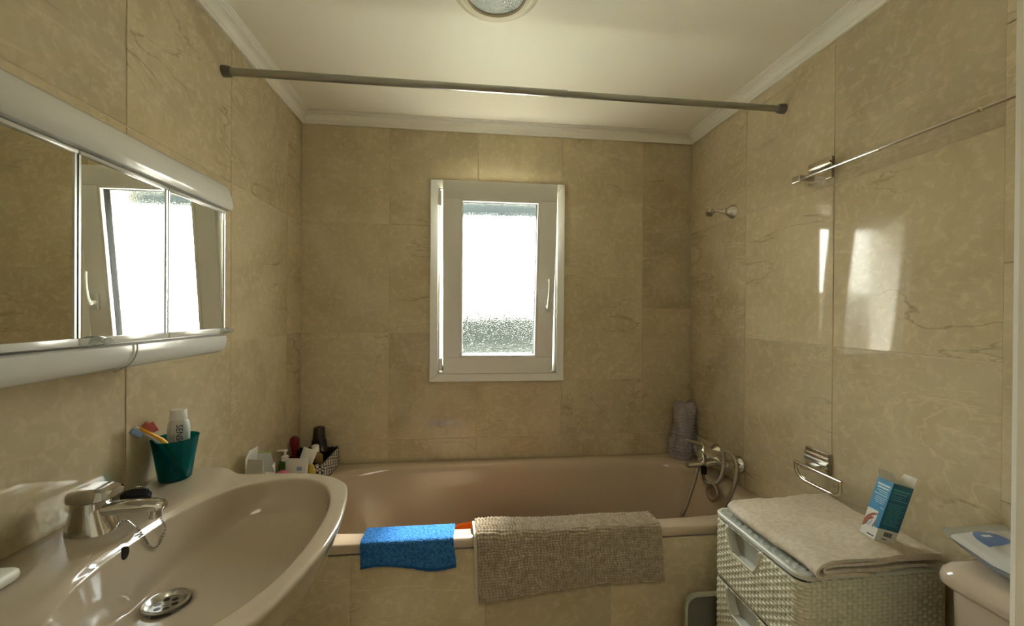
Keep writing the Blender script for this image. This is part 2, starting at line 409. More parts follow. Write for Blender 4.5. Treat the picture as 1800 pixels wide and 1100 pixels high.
# outer reveal and shutter box above
g = ring(.600, 1.152, .981, 1.833, .006, .06, .225, 0); g.build('reveal', STUCCO, wn, smooth=0)
SHUT = mat('grey_shutter', (.05, .075, .10), .6)
for k in range(3): G().box(.606, 1.146, .168, .180, 1.738+.032*k, 1.738+.032*k+.031, .003).build('shutter_slat', SHUT, wn)
G().box(.55, 1.20, .20, .29, .955, .985, .004).build('outer_sill', STUCCO, wn)
# the sash, tilted inwards about its bottom edge
TILT = math.atan2(.098, .86)
SX0, SX1, SZ0, SZ1 = .625, 1.130, .984, 1.842
PIV = Vector((0, .0, SZ0)); TM = Matrix.Translation(PIV) @ Matrix.Rotation(TILT, 4, 'X') @ Matrix.Translation(-PIV)
def tl(v): return TM @ Vector(v)
sash = bpy.data.objects.new('sash', None); COL.objects.link(sash); place(sash, (.874, 0, SZ0), wn)
def sbox(*a, bev=.003): return G().box(*a, bev).xf(TM)
SW = .076
for nm, a in (('top_rail', (SX0, SX1, -.024, .034, SZ1-SW, SZ1)), ('bottom_rail', (SX0, SX1, -.024, .034, SZ0, SZ0+SW)), ('stile', (SX0, SX0+SW, -.024, .034, SZ0+SW, SZ1-SW)), ('stile', (SX1-SW, SX1, -.024, .034, SZ0+SW, SZ1-SW))):
    sbox(*a, bev=.0025).build(nm, PVC, sash)
g = ring(SX0+SW-.001, SX1-SW+.001, SZ0+SW-.001, SZ1-SW+.001, .012, -.029, -.004, .003).xf(TM); g.build('glazing_bead', PVC, sash)
g = ring(SX0+SW+.008, SX1-SW-.008, SZ0+SW+.008, SZ1-SW-.008, .004, -.012, .02, 0).xf(TM); g.build('gasket', RUBBER, sash)
G().box(SX0+SW+.002, SX1-SW-.002, .004, .009, SZ0+SW+.002, SZ1-SW-.002).xf(TM).build('frosted_pane', FROST, sash, smooth=0)
# handle pointing up
hx, hz = SX1-.034, 1.300
g = G(); g.box(hx-.013, hx+.013, -.034, -.022, hz-.032, hz+.034, .003)
g.tube([tuple(v) for v in ((hx, -.03, hz), (hx, -.058, hz))], .008, 10)
g.tube([Vector(v) for v in bez([(hx, -.052, hz-.008), (hx, -.060, hz+.006), (hx+.002, -.064, hz+.04), (hx+.004, -.062, hz+.09), (hx+.004, -.058, hz+.125)], 6)], [.007]*8+[.0065]*17, 10)
g.xf(TM).build('handle', WHITEP, sash)
for z0, z1 in ((1.745, 1.815), (1.000, 1.052)):
    g = G(); g.tube([(.6135, -.021, z0), (.6135, -.021, z1)], .0075, 12); g.box(.603, .622, -.018, -.004, z0+.008, z1-.008, .002); g.build('hinge', WHITEP, wn)

# ------------------------------------------------------------------ outside
struct(G().grid(lambda u, v: (-90+180*u, .6+180*v, -3.05), 2, 2).build('ground', GRASS, smooth=0))
struct(G().box(-14, 16, .6, 21, -3.05, -3.0).build('floor_bounce', BOUNCE, smooth=0))  # unseen pale ground, added to bounce light up onto the ceiling
def hill(u, v):
    x = -80 + 160*u; h = 7.2 + .5*math.sin(u*19) + .4*math.sin(u*47+1) + .5*(vnoise(u*300, v*3)-.5)
    return (x, 55 + 9*v + 2*math.sin(u*31), -3.05 + h*math.sin(min(1, v*1.6)*PI/2))
struct(G().grid(hill, 90, 8).build('hillside', GRASS, smooth=60))
hs = thing('neighbour_house', 'white house with terracotta roof seen past the open sash in the mirror', 'house', (11.5, 11, -3.0))
G().box(8.5, 14.5, 8, 14, -3.0, 1.55).build('wall', STUCCO, hs, smooth=0)
G().loft([[(8.1, 7.6, 1.55), (14.9, 7.6, 1.55), (14.9, 14.4, 1.55), (8.1, 14.4, 1.55)], [(11.2, 10.7, 2.5), (11.8, 10.7, 2.5), (11.8, 11.3, 2.5), (11.2, 11.3, 2.5)]]).build('roof', ROOFT, hs, smooth=0)
G().box(8.45, 8.52, 10, 11.1, -.9, .5).build('window', mat('shutter_green', (.08, .14, .10), .5), hs, smooth=0)

# ------------------------------------------------------------------ bathtub
tub = thing('bathtub', 'pinkish beige bathtub set behind a tiled apron', 'bathtub', (W/2, -.34, 0))
def sup(cx, cy, a, b, n, z, N=72, sk=0):
    R = []
    for k in range(N):
        t = 2*PI*k/N; c, s_ = math.cos(t), math.sin(t)
        R.append((cx + a*math.copysign(abs(c)**(2/n), c), cy + b*math.copysign(abs(s_)**(2/n), s_), z))
    return R
g = G(); RZ = .582
tcx, tcy = .955, -.335
rings = [sup(W/2, -.344, W/2-.002, .338, 40, .555), sup(W/2, -.344, W/2-.002, .341, 40, RZ-.010), sup(W/2, -.344, W/2-.004, .337, 40, RZ-.002), sup(W/2, -.344, W/2-.008, .333, 30, RZ)]
for a, b, n, z, dx in ((.800, .292, 6.5, RZ, 0), (.792, .286, 6, RZ-.003, 0), (.785, .281, 5.6, RZ-.012, 0), (.778, .276, 5.2, RZ-.035, .004), (.762, .268, 4.8, .48, .015), (.735, .255, 4.4, .38, .035), (.700, .243, 4.0, .28, .06), (.665, .230, 3.8, .205, .075), (.62, .205, 3.6, .178, .08), (.50, .15, 3, .170, .08), (.2, .06, 2.4, .167, .08)):
    rings.append(sup(tcx+dx*.6, tcy, a, b, n, z))
g.loft(rings, False, True).build('shell', TUBMAT, tub, smooth=50)
# overflow plate on the end wall below the mixer
oc = Vector((1.708, -.388, .552))
ax = Vector((-1, -.12, .18))
g = G(); g.lathe([(.034, 0), (.034, .004), (.030, .008), (.022, .008), (.018, .005), (.004, .005), (.004, .010), (.0, .010)], oc, ax, 28); g.build('overflow_plate', mat('dull_chrome', (.33, .27, .22), .35, 1), tub)
# orange wash bowl standing in the tub
ob = thing('wash_bowl', 'orange plastic wash bowl standing inside the bathtub', 'bowl', (1.00, -.345, .17))
OR = mat('orange_plastic', (.85, .17, .015), .25)
g = G(); a, b = .270, .118; c = (.915, -.398)
g.loft([sup(*c, a*.72, b*.7, 3, .172, 48), sup(*c, a*.76, b*.74, 3, .19, 48), sup(*c, a*.95, b*.93, 3, .420, 48), sup(*c, a, b, 3, .428, 48), sup(*c, a, b, 3, .436, 48), sup(*c, a*.93, b*.9, 3, .434, 48), sup(*c, a*.74, b*.7, 3, .20, 48)]).build('basin_body', OR, ob)
for s in (-1, 1): G().box(c[0]+s*a-.012, c[0]+s*a+.012, c[1]-.035, c[1]+.035, .424, .438, .005).build('grip', OR, ob)

# ------------------------------------------------------------------ washbasin
CY = -1.150
wbn = thing('washbasin', 'glossy beige washbasin fixed to the left wall', 'washbasin', (.22, CY, 0))
half = [(.0, -.822), (.06, -.820), (.12, -.824), (.150, -.832), (.178, -.843), (.24, -.846), (.305, -.850), (.360, -.861), (.403, -.881), (.434, -.908), (.453, -.937), (.467, -.985), (.478, -1.045), (.486, -1.10), (.488, -1.14)]
half = [(p.x, p.y) for p in bez([(a, b, 0) for a, b in half], 4)]
outl = half + [(x, 2*CY-y) for x, y in half[-2::-1]]       # from the far wall corner round the front to the near wall corner
NB = len(outl)
# the bowl opening, matched vertex by vertex: a D whose sides fall to a round floor at the drain
DRC = Vector((.206, CY-.004, .752))
def top_pt(k, f):
    t = k/(NB-1); th = PI*.93*(1-2*t); c, s_ = math.cos(th), math.sin(th); n = 2.35
    x = .300 + f*.152*math.copysign(abs(c)**(2/n), c); y = CY + f*.262*math.copysign(abs(s_)**(2/n), s_)
    return Vector((x, y, 0))
def bowl_pt(k, q, z):
    p = top_pt(k, 1.0); t = k/(NB-1); th = PI*.93*(1-2*t)
    e_ = Vector((DRC.x+.012 + .058*math.cos(th), DRC.y + .066*math.sin(th), 0)); v = p.lerp(e_, q); v.z = z; return v
def deckz(x): 
    t = max(0, min(1, (x-.125)/.045)); t = t*t*(3-2*t); return .874 - .012*t
cen = Vector((.20, CY))
def scaled(f, z, fz=None, wall=True):
    R = []
    for x, y in outl:
        xx = x*f if True else x; yy = CY + (y-CY)*f
        R.append((max(.0005, xx), yy, z if z is not None else deckz(x)+fz))
    return R
rings = [scaled(.40, .66), scaled(.62, .668), scaled(.80, .70), scaled(.90, .745), scaled(.955, .795), scaled(.985, .835), scaled(.998, .852)]
rings.append([(max(.0005, x*1.0), CY+(y-CY)*1.0, deckz(x)-.006) for x, y in outl])
rings.append([(max(.0005, x*.995), CY+(y-CY)*.996, deckz(x)-.0015) for x, y in outl])
rings.append([(max(.0005, x*.984), CY+(y-CY)*.987, deckz(x)) for x, y in outl])
# bowl
pr_old = [(1.05, .8622), (1.015, .8615), (1.0, .859), (.988, .854), (.972, .842), (.945, .822), (.905, .800), (.85, .781), (.76, .765), (.64, .754), (.48, .746), (.30, .740), (.15, .737)]
br = []
def ridge(x):
    t = max(0, min(1, (.185-x)/.045)); return t*t*(3-2*t)
for f, dz0, h in ((1.125, .0, 1.0), (1.085, .0, .95), (1.055, -.0002, .62), (1.03, -.0006, .22), (1.012, -.0012, 0)):
    br.append([Vector((p.x, p.y, .862 + .0115*h*ridge(p.x) + dz0)) for p in [top_pt(k, f) for k in range(NB)]])
for q, z in ((0, .8590), (.008, .853), (.022, .837), (.050, .813), (.105, .793), (.20, .778), (.36, .7670), (.56, .7590), (.80, .7540), (.95, .7525), (1.0, .752)):
    br.append([bowl_pt(k, q, z) for k in range(NB)])
fl_ = br[-1]
for f, z in ((.62, .7518), (.50, .7505), (.46, .740), (.2, .739)): br.append([(DRC.x + (p.x-DRC.x)*f, DRC.y + (p.y-DRC.y)*f, z) for p in fl_])
# sheets: outer skin is open at the wall side; the deck behind the bowl closes between the two ends of the D
g = G()
V = [[g.bm.verts.new(p) for p in r] for r in rings]
B = [[g.bm.verts.new(p) for p in r] for r in br]
allr = V + B
for a, b in zip(allr, allr[1:]):
    for i in range(NB-1): g.bm.faces.new((a[i], a[i+1], b[i+1], b[i]))
# back side: bridge the two open ends with a strip of points
NS = 26
def strip(p, q, bulge, zf):
    out = []
    for k in range(1, NS):
        t = k/NS; v = Vector(p).lerp(Vector(q), t); v.x += bulge*4*t*(1-t)*0; v.z = zf(v) if zf else v.z; out.append(g.bm.verts.new(v))
    return out
prev = None
for idx, r in enumerate(allr):
    a, b = r[-1], r[0]
    s = [a] + strip(a.co, b.co, 0, None) + [b]
    if prev is not None:
        for i in range(NS): g.bm.faces.new((prev[i], prev[i+1], s[i+1], s[i]))
    prev = s
    if idx == len(allr)-1: g.bm.faces.new(r[:-1] + [r[-1]] + s[1:-1]) if False else None; last = r + s[1:-1]
    if idx == 0: first = r + s[1:-1]
g.bm.faces.new(last); g.bm.faces.new(first[::-1])
bowl = g.build('bowl', CERAMIC, wbn, smooth=60)
sm = bowl.modifiers.new('soften', 'SUBSURF'); sm.levels = 1; sm.render_levels = 1
g = G(); rr = []
for f, z in ((.30, .68), (.26, .60), (.24, .35), (.25, .08), (.30, .0)):
    rr.append([(.18 + .34*f*math.cos(2*PI*k/32), CY + .36*f*math.sin(2*PI*k/32), z) for k in range(32)])
g.loft(rr).build('pedestal', CERAMIC, wbn)
bpy.context.view_layer.update()
from mathutils.bvhtree import BVHTree
_bvh = BVHTree.FromObject(bowl, bpy.context.evaluated_depsgraph_get()); _off = WORG[bowl]
def on_bowl(u, v):
    d = (fw + cr*((u-900)/F) + cu*((550-v)/F)).normalized(); h = _bvh.ray_cast(CAM-_off, d)
    return h[0]+_off, (h[1] if h[1].dot(d) < 0 else -h[1])
dr = DRC + Vector((0, 0, .0035))
DS = mat('dull_steel', (.55, .54, .50), .25, 1)
drain = G().lathe([(.030, -.004), (.0345, .0005), (.034, .0025), (.030, .003), (.026, -.001), (.023, -.006), (.0, -.007)], dr, (0, 0, 1), 36).build('drain', DS, wbn)
for k in range(6):
    a = k*PI/3; G().lathe([(.0052, -.0070), (.0052, -.0040), (.0, -.0039)], dr + Vector((.0140*math.cos(a), .0140*math.sin(a), 0)), (0, 0, 1), 12).build('strainer_hole', BLACKP, drain)
G().lathe([(.0038, -.0065), (.0038, -.0035), (0, -.0030)], dr, (0, 0, 1), 12).build('screw', DS, drain)

# faucet
fc = thing('basin_faucet', 'chrome single-lever basin faucet on the washbasin deck', 'faucet', (.066, -1.125, .872))
g = G(); rr = []
for rx, ry, z, dx in ((.037, .030, .872, 0), (.036, .029, .878, 0), (.031, .026, .895, -.002), (.027, .0245, .912, -.003), (.0265, .024, .922, -.003), (.0265, .024, .928, -.003)):
    rr.append(sup(.066+dx, -1.125, rx, ry, 2.6, z, 32))
g.loft(rr).build('body', CHROME, fc)
g = G(); sp = bez([(.075, -1.125, .908), (.11, -1.122, .912), (.15, -1.118, .912), (.172, -1.116, .909)], 6); R = []
for i, p in enumerate(sp):
    t = i/(len(sp)-1); hw, hh = .0155-.003*t, .0115-.002*t
    R.append([p + Vector((0, hw*math.copysign(abs(math.cos(a))**.7, math.cos(a)), hh*math.copysign(abs(math.sin(a))**.7, math.sin(a)))) for a in [2*PI*k/20 for k in range(20)]])
R.append([p + (sp[-1]-p)*.35 + Vector((.006, 0, 0)) for p in R[-1]]); R.append([p + (sp[-1]-p)*.7 + Vector((.003, 0, 0)) for p in R[-1]])
g.loft(R).build('spout', CHROME, fc)
G().lathe([(.0095, -.012), (.0100, -.004), (.0095, .004)], (.163, -1.117, .900), (0, 0, 1), 20).build('aerator', CHROME, fc)
g = G(); R = []
for x, hw, zb, zt in ((.036, .018, .929, .943), (.040, .022, .927, .948), (.060, .024, .926, .952), (.082, .023, .927, .953), (.100, .020, .931, .950), (.105, .016, .935, .947)):
    R.append([(x, -1.125-hw, zb+.003), (x, -1.125-hw+.003, zb), (x, -1.125+hw-.003, zb), (x, -1.125+hw, zb+.003), (x, -1.125+hw, zt-.004), (x, -1.125+hw-.005, zt), (x, -1.125-hw+.005, zt), (x, -1.125-hw, zt-.004)])
g.loft(R).build('lever', CHROME, fc, smooth=30)
G().tube([(.022+.012*math.cos(a), -1.10, .888+.012*math.sin(a)) for a in [k*PI/8 for k in range(17)]], .0012, 6).build('chain_eye', CHROME, fc)
# plug with ball chain
pl = thing('basin_plug', 'black rubber plug on a steel ball chain behind the faucet', 'plug', (.045, -1.00, .874))
G().lathe([(.017, 0), (.021, .004), (.0215, .011), (.018, .016), (.006, .017), (.0, .017)], (.050, -1.005, .874), (.1, 0, 1), 28, sx=1.25).build('stopper', RUBBER, pl)
def cb_(u, v, o=.0022):
    p, q = on_bowl(u, v); return p + q*o
path = bez([(.098, -1.128, .882), cb_(222, 917), cb_(238, 928), cb_(250, 943), cb_(258, 956), cb_(266, 962), cb_(275, 959), cb_(283, 945), cb_(284, 926, .006), (.166, -1.116, .893)], 14)
path2 = bez([(.03, -1.02, .879), (.028, -1.00, .889), (.04, -.985, .893), (.062, -.985, .888)], 14)
g = G()
for pth in (path, path2):
    acc = 0; lastp = pth[0]
    for p in pth:
        if (p-lastp).length >= .0043: g.sphere(p, .0023, 1); lastp = p
ch = g.build('ball_chain', CHROME, pl); ch['kind'] = 'stuff'
# overflow hole of the basin
ohp, ohn = on_bowl(220, 972)
ov = G().lathe([(.0088, -.004), (.0088, .0004), (.0060, .0009), (0, .0006)], ohp, ohn, 20, sx=1.2).build('overflow_hole', BLACKP, wbn)
sp_ = at(5, 1008, z=.884)
sb = tag(G().box(sp_.x-.030, sp_.x+.024, sp_.y-.085, sp_.y+.004, .874, .894, .009, 3).build('soap_bar', mat('white_soap', (.8, .78, .7), .4)), 'white soap bar lying at the near end of the basin deck', 'soap')

# toothbrush cup
cup = tag(G().lathe([(.0, 0), (.027, 0), (.030, .003), (.036, .045), (.0435, .094), (.0445, .096), (.0430, .096), (.034, .045), (.0285, .006), (0, .005)], (.054, -.893, .874), (0, 0, 1), 40, sx=1.0, sy=1.12).build('toothbrush_cup', tinted('teal_plastic', (.06, .52, .52), (.0, .19, .20), .26)),
          'translucent teal plastic cup of toothbrushes on the basin deck', 'cup')
CUPC = Vector((.054, -.893, 0)); CN = Vector((.349, -.937, 0)); CT = Vector((.937, .349, 0))     # cup axis, towards the viewer, along the deck
def incup(t, n, z): return CUPC + CT*t + CN*n + Vector((0, 0, z))
def headpt(u, v, n):
    d = fw + cr*((u-900)/F) + cu*((550-v)/F); q = CUPC + CN*n; return CAM + d*((q-CAM).dot(CN)/d.dot(CN))
def brush(label, colr, head, rim, foot, brist, bend):
    hp, rp_, fp = Vector(head), Vector(rim), Vector(foot); d = (hp-rp_).normalized()
    t = thing('toothbrush', label, 'toothbrush', fp, 'toothbrushes in the teal cup')
    side = Vector(bend).normalized(); side = (side - d*side.dot(d)).normalized()
    pts = [fp.lerp(rp_, k) for k in (0, .15, .45, .75, .93)] + [rp_.lerp(hp, k) for k in (.12, .40, .55, .75, 1.0)]
    G().tube(pts, [.0032, .0048, .0050, .0050, .0050, .0046, .0030, .0036, .0044, .0038], 12).build('handle', colr, t)
    g = G(); n3 = d.cross(side); c = hp - d*.010
    g.box(-.0115, .0115, -.0042, .0042, -.0058, .0055, .0014, 2, frame_M(c + side*.0085, d, n3)); g.build('bristles', brist, t)
YB = mat('orange_yellow_plastic', (.85, .42, .03), .3); RB = tinted('clear_red_plastic', (.75, .25, .22), (.55, .08, .07), .6); WBM = mat('white_brush', (.75, .76, .74), .3)
brush('white toothbrush with blue bristles leaning in the teal cup', WBM, headpt(237, 751, .044), incup(-.026, .026, .972), incup(.016, .004, .8825), mat('blue_bristle', (.22, .33, .50), .8), (0, -.55, -.8))
brush('orange-yellow toothbrush leaning in the teal cup', YB, headpt(247, 752, .054), incup(-.012, .0355, .972), incup(.0185, .0150, .8825), mat('pink_red_bristle', (.55, .14, .12), .8), (.5, .5, .9))
brush('clear red toothbrush leaning in the teal cup', RB, headpt(257, 748, .016), incup(-.034, .007, .972), incup(-.004, .005, .8825), mat('red_bristle', (.5, .10, .10), .7), (1, .5, .5))
# toothpaste tube, cap up
tp = thing('toothpaste_tube', 'white toothpaste tube standing cap up in the teal cup', 'toothpaste', (.049, -.880, .884))
TW = mat('white_tube', (.66, .68, .66), .25)
ax0, ay0 = .047, -.8705
R = []
for hw, hd, z in ((.0185, .0025, .882), (.0215, .008, .915), (.0228, .0135, .950), (.0225, .0165, .985), (.0205, .0165, 1.000), (.0165, .0150, 1.007)):
    # broad side turned to the camera
    R.append([(ax0 + hw*math.cos(a)*.94 - hd*math.sin(a)*(-.35), ay0 + hw*math.cos(a)*.35 + hd*math.sin(a)*.94*-1, z) for a in [2*PI*k/28 for k in range(28)]])
G().loft(R).build('tube_body', TW, tp)
cp = G().lathe([(.0168, 0), (.0172, .003), (.0158, .022), (.0150, .024), (0, .024)], (ax0, ay0, 1.006), (0, 0, 1), 28).build('cap', WHITEP, tp)
NAVY = mat('navy_print', (.02, .03, .09), .4); GREYP = mat('grey_print', (.32, .34, .36), .4)
nrm = Vector((.35, -.94, 0)); tn = Vector((.94, .35, 0))
M = frame_M(Vector((ax0, ay0, .949)) + nrm*.0176 + tn*.0040, (0, -.02, -1), tn)
text('SENSODYNE', .0178, M, NAVY, tp, sx=.95)
for q, ln in ((-.006, .034), (-.0095, .026), (-.012, .03)):
    c = Vector((ax0, ay0, .957)) + nrm*.0168 + tn*q; G().box(-ln/2, ln/2, -.0007, .0007, -.0002, .0002, 0, 1, frame_M(c, (0, 0, -1), tn)).build('print_line', GREYP, tp, smooth=0)

# ------------------------------------------------------------------ mirror cabinet
cb = thing('mirror_cabinet', 'white three-door mirror cabinet with light canopy on the left wall', 'cabinet', (.08, -1.175, 1.166))
CA, CB = -.892, -1.462
G().box(0.001, .150, CB+.006, CA-.006, 1.19, 1.54).build('carcass', CABWHITE, cb, smooth=0)
def sweep(name, pts, y0, y1, material, rb=.0):
    g = G(); R = []
    cx = sum(p[0] for p in pts)/len(pts); cz = sum(p[1] for p in pts)/len(pts)
    for y, f in ((y0, .975), (y0-.003, 1), (y1+.003, 1), (y1, .975)):
        R.append([(cx+(p[0]-cx)*f, y, cz+(p[1]-cz)*f) for p in pts])
    return g.loft(R).build(name, material, cb, smooth=40)
top = [(.001, 1.500), (.160, 1.500), (.172, 1.502), (.1755, 1.508), (.1745, 1.522), (.170, 1.540), (.163, 1.555), (.153, 1.5635), (.138, 1.567), (.06, 1.572), (.001, 1.572)]
sweep('light_canopy', top, CA+.006, CB-.006, CABWHITE)
bot = [(.001, 1.210), (.160, 1.210), (.1655, 1.207), (.167, 1.198), (.165, 1.184), (.159, 1.174), (.148, 1.168), (.12, 1.165), (.001, 1.165)]
sweep('bottom_panel', bot, CA-.002, CB+.002, CABWHITE)
# soft line where a thin cord hangs down over the bottom panel
G().tube(bez([(.168, -1.168, 1.211), (.1695, -1.170, 1.198), (.1675, -1.174, 1.184), (.160, -1.177, 1.172), (.140, -1.178, 1.163)], 6), .0013, 6).build('cord', mat('grey_cord', (.42, .42, .40), .5), cb)
edges = [CA-.004, -1.087, -1.2725, CB+.004]
for k in range(3):
    ya, yb = edges[k]-.0015, edges[k+1]+.0015
    d = G().box(.150, .158, yb, ya, 1.214, 1.4985).build('door', ALU, cb, smooth=0)
    G().box(.158, .1615, yb+.0035, ya-.0035, 1.2245, 1.4925).build('mirror_pane', MIRROR, d, smooth=0)
    G().box(.156, .1655, yb, ya, 1.4925, 1.4985, .001).build('top_rail', CABWHITE, d)
    G().box(.156, .1660, yb, ya, 1.2135, 1.2245, .001).build('bottom_rail', CABWHITE, d)
    G().box(.157, .1632, ya-.0035, ya, 1.2245, 1.4925).build('edge_strip', ALU, d, smooth=0)
    G().box(.157, .1632, yb, yb+.0035, 1.2245, 1.4925).build('edge_strip', ALU, d, smooth=0)
CLEAR = tinted('clear_acrylic', (.85, .88, .86), (.7, .72, .7), .35, .05)
for y in (-1.243, -.906):
    G().lathe([(.013, 0), (.0135, .004), (.011, .007), (.007, .012), (.009, .017), (.007, .019), (0, .019)], (.164, y, 1.2190), (1, 0, 0), 20, sx=.55, sy=1.25).build('door_knob', CLEAR, cb)

# ------------------------------------------------------------------ curtain rod
rd = thing('curtain_rod', 'dark steel shower curtain rod spanning between the side walls', 'rod', (W/2, -.60, 1.981))
za, zb = 1.980, 1.984
G().tube([(.012, -.607, za), (1.05, -.602, za+.0025)], .0118, 16).build('outer_tube', STEEL, rd)
G().tube([(.95, -.6025, za+.002), (W-.012, -.597, zb)], .0104, 16).build('inner_tube', STEEL, rd)
for x, y, z, s in ((0, -.607, za, 1), (W, -.597, zb, -1)):
    G().lathe([(.0165, -.001), (.0165, .010), (.0145, .022), (.0125, .024)], (x, y, z), (s, 0, 0), 20).build('end_cap', mat('dark_cap', (.13, .12, .10), .5), rd)

# ------------------------------------------------------------------ wall fittings on the right
def plate(parent, yc, zc):
    """square chrome backplate with two grooves"""
    h = .033
    p = G().box(W-.010, W+.001, yc-h-.010, yc+h+.010, zc-h, zc+h, .0015).build('backplate', CHROME, parent, smooth=0)
    for dz, t, mt in ((.016, .0065, GOLDCHROME), (.0, .010, STEEL)):
        G().box(W-.016, W-.009, yc-h-.010, yc+h+.010, zc+dz-t/2, zc+dz+t/2, .0012).build('ridge', mt, p, smooth=0)
tb = thing('towel_bar', 'slim chrome towel bar high on the right wall', 'towel bar', (W-.04, -1.05, 1.69))
for yc in (-.757, -1.46):
    plate(tb, yc, 1.713)
    g = G(); s = -1 if yc > -1 else 1
    g.prism([(W-.010, yc-.012, 1.676), (W-.088, yc-.012, 1.676), (W-.088, yc+.012, 1.676), (W-.010, yc+.012, 1.676)], (0, 0, .016)); g.build('arm', CHROME, tb, smooth=0)
    G().box(W-.090, W-.062, yc-.014, yc+.016, 1.674, 1.694, .002).build('end_block', CHROME, tb, smooth=0)
G().tube([(W-.075, -.757, 1.684), (W-.075, -1.46, 1.682)], .0042, 14).build('bar', CHROME, tb)
for y in (-1.005, -1.214): G().lathe([(.0044, -.004), (.0060, -.002), (.0060, .002), (.0044, .004)], (W-.075, y, 1.683), (0, 1, 0), 14).build('collar', GOLDCHROME, tb)
tr = thing('towel_ring', 'chrome D-shaped towel ring on a square plate above the folded towel', 'towel ring', (W-.04, -.80, .73))
plate(tr, -.757, .808)
G().box(W-.068, W-.009, -.785, -.758, .789, .802, .0015).build('arm', CHROME, tr, smooth=0)
RX = W-.062
pts = [(RX, -.735, .7985), (RX, -.735, .785), (RX, -.737, .776), (RX, -.747, .762), (RX, -.765, .7555), (RX, -.79, .7535), (RX, -.85, .7535), (RX, -.876, .7555), (RX, -.890, .764), (RX, -.893, .776), (RX, -.893, .7985)]
G().tube(bez(pts, 6), .0052, 12).build('ring', GOLDCHROME, tr)
G().tube([(RX, -.730, .7985), (RX, -.898, .7985)], .0052, 12).build('top_bar', GOLDCHROME, tr)
# shower head holder
sh = thing('shower_holder', 'small chrome hand shower holder high on the right wall', 'shower holder', (W-.03, -.31, 1.69))
c = Vector((W, -.318, 1.690))
G().lathe([(.030, -.001), (.029, .003), (.020, .018), (.0135, .030), (.0125, .034)], c, (-1, 0, 0), 28).build('flange', CHROME, sh)
G().lathe([(.011, 0), (.0135, .004), (.0135, .014), (.010, .018)], c + Vector((-.030, 0, 0)), (-1, 0, 0), 20).build('joint', CHROME, sh)
G().tube([c + Vector((-.045, 0, 0)), c + Vector((-.062, .004, .004)), c + Vector((-.078, .010, .001))], [.007, .0055, .0075], 12).build('arm', CHROME, sh)
G().lathe([(.015, -.012), (.0155, 0), (.014, .012), (.010, .012), (.0105, -.012)], c + Vector((-.090, .016, -.001)), (.5, .3, .8), 20).build('cradle', CHROME, sh)

# bath mixer with hose
mx = thing('bath_mixer', 'chrome bath mixer with flexible hose on the right wall', 'faucet', (W-.06, -.30, .66))
MZ = .655
for y in (-.376, -.226):
    G().lathe([(.036, -.001), (.0355, .003), (.030, .016), (.021, .024), (.019, .030), (.019, .044)], (W, y, MZ), (-1, 0, 0), 28).build('flange', CHROME, mx)
G().tube([(W-.055, -.402, MZ), (W-.055, -.398, MZ), (W-.055, -.34, MZ+.002), (W-.055, -.262, MZ+.002), (W-.055, -.204, MZ), (W-.055, -.200, MZ)], [.012, .019, .022, .022, .019, .012], 20).build('bar_body', CHROME, mx)
G().lathe([(.024, -.02), (.029, .02), (.031, .055), (.029, .072), (.018, .078)], (W-.050, -.300, MZ+.006), (-1, 0, .12), 28).build('cartridge_body', CHROME, mx)
# lever: hoop-shaped loop lever standing out from the body
g = G()
g.tube(bez([(W-.118, -.325, MZ+.006), (W-.130, -.332, MZ+.040), (W-.120, -.318, MZ+.062), (W-.118, -.292, MZ+.064), (W-.130, -.272, MZ+.044), (W-.120, -.272, MZ+.010)], 6), .0062, 10)
g.tube(bez([(W-.115, -.305, MZ+.060), (W-.150, -.300, MZ+.072), (W-.195, -.292, MZ+.082)], 5), [.006]*4+[.0055]*4+[.005]*3, 10); g.build('lever', CHROME, mx)
# spout
g = G(); R = []
for x, z, hw, hh in ((W-.06, MZ-.010, .017, .013), (W-.11, MZ-.012, .016, .012), (W-.17, MZ-.014, .0145, .0105), (W-.192, MZ-.016, .014, .010)):
    R.append([(x, -.318 + hw*math.copysign(abs(math.cos(a))**.6, math.cos(a)), z + hh*math.copysign(abs(math.sin(a))**.6, math.sin(a))) for a in [2*PI*k/20 for k in range(20)]])
g.loft(R).build('spout', CHROME, mx)
G().lathe([(.0105, -.028), (.012, -.018), (.012, .0)], (W-.125, -.330, MZ-.022), (0, 0, 1), 16).build('diverter', BLACKP, mx)
HOSE = bump(mat('hose_metal', (.36, .32, .26), .28, 1), 400, .3, kind='v')
def hose(pts, name='hose'):
    pth = bez(pts, 12); g = G(); rr_ = []
    fine = []
    for a, b in zip(pth, pth[1:]):
        for k in range(3): fine.append(a.lerp(b, k/3))
    g.tube(fine, [.0068 + .0006*(i % 2) for i in range(len(fine))], 10); return g.build(name, HOSE, mx)
P = lambda u, v, x: at(u, v, x=x)
hose([P(1237, 826, 1.705), P(1236, 838, 1.706), P(1243, 848, 1.712), P(1257, 850, 1.722), P(1268, 838, 1.735), P(1272, 815, 1.742), P(1272, 800, 1.742), P(1268, 792, 1.75)])
hose([P(1272, 792, 1.75), P(1284, 797, 1.760), P(1294, 812, 1.758), P(1295, 830, 1.742), P(1290, 855, 1.712), P(1283, 873, 1.690), P(1274, 892, 1.668), P(1266, 915, 1.645)])
hose([P(1227, 822, 1.675), P(1222, 840, 1.662), P(1214, 866, 1.640), P(1205, 892, 1.610), P(1193, 916, 1.575), P(1180, 940, 1.53)])

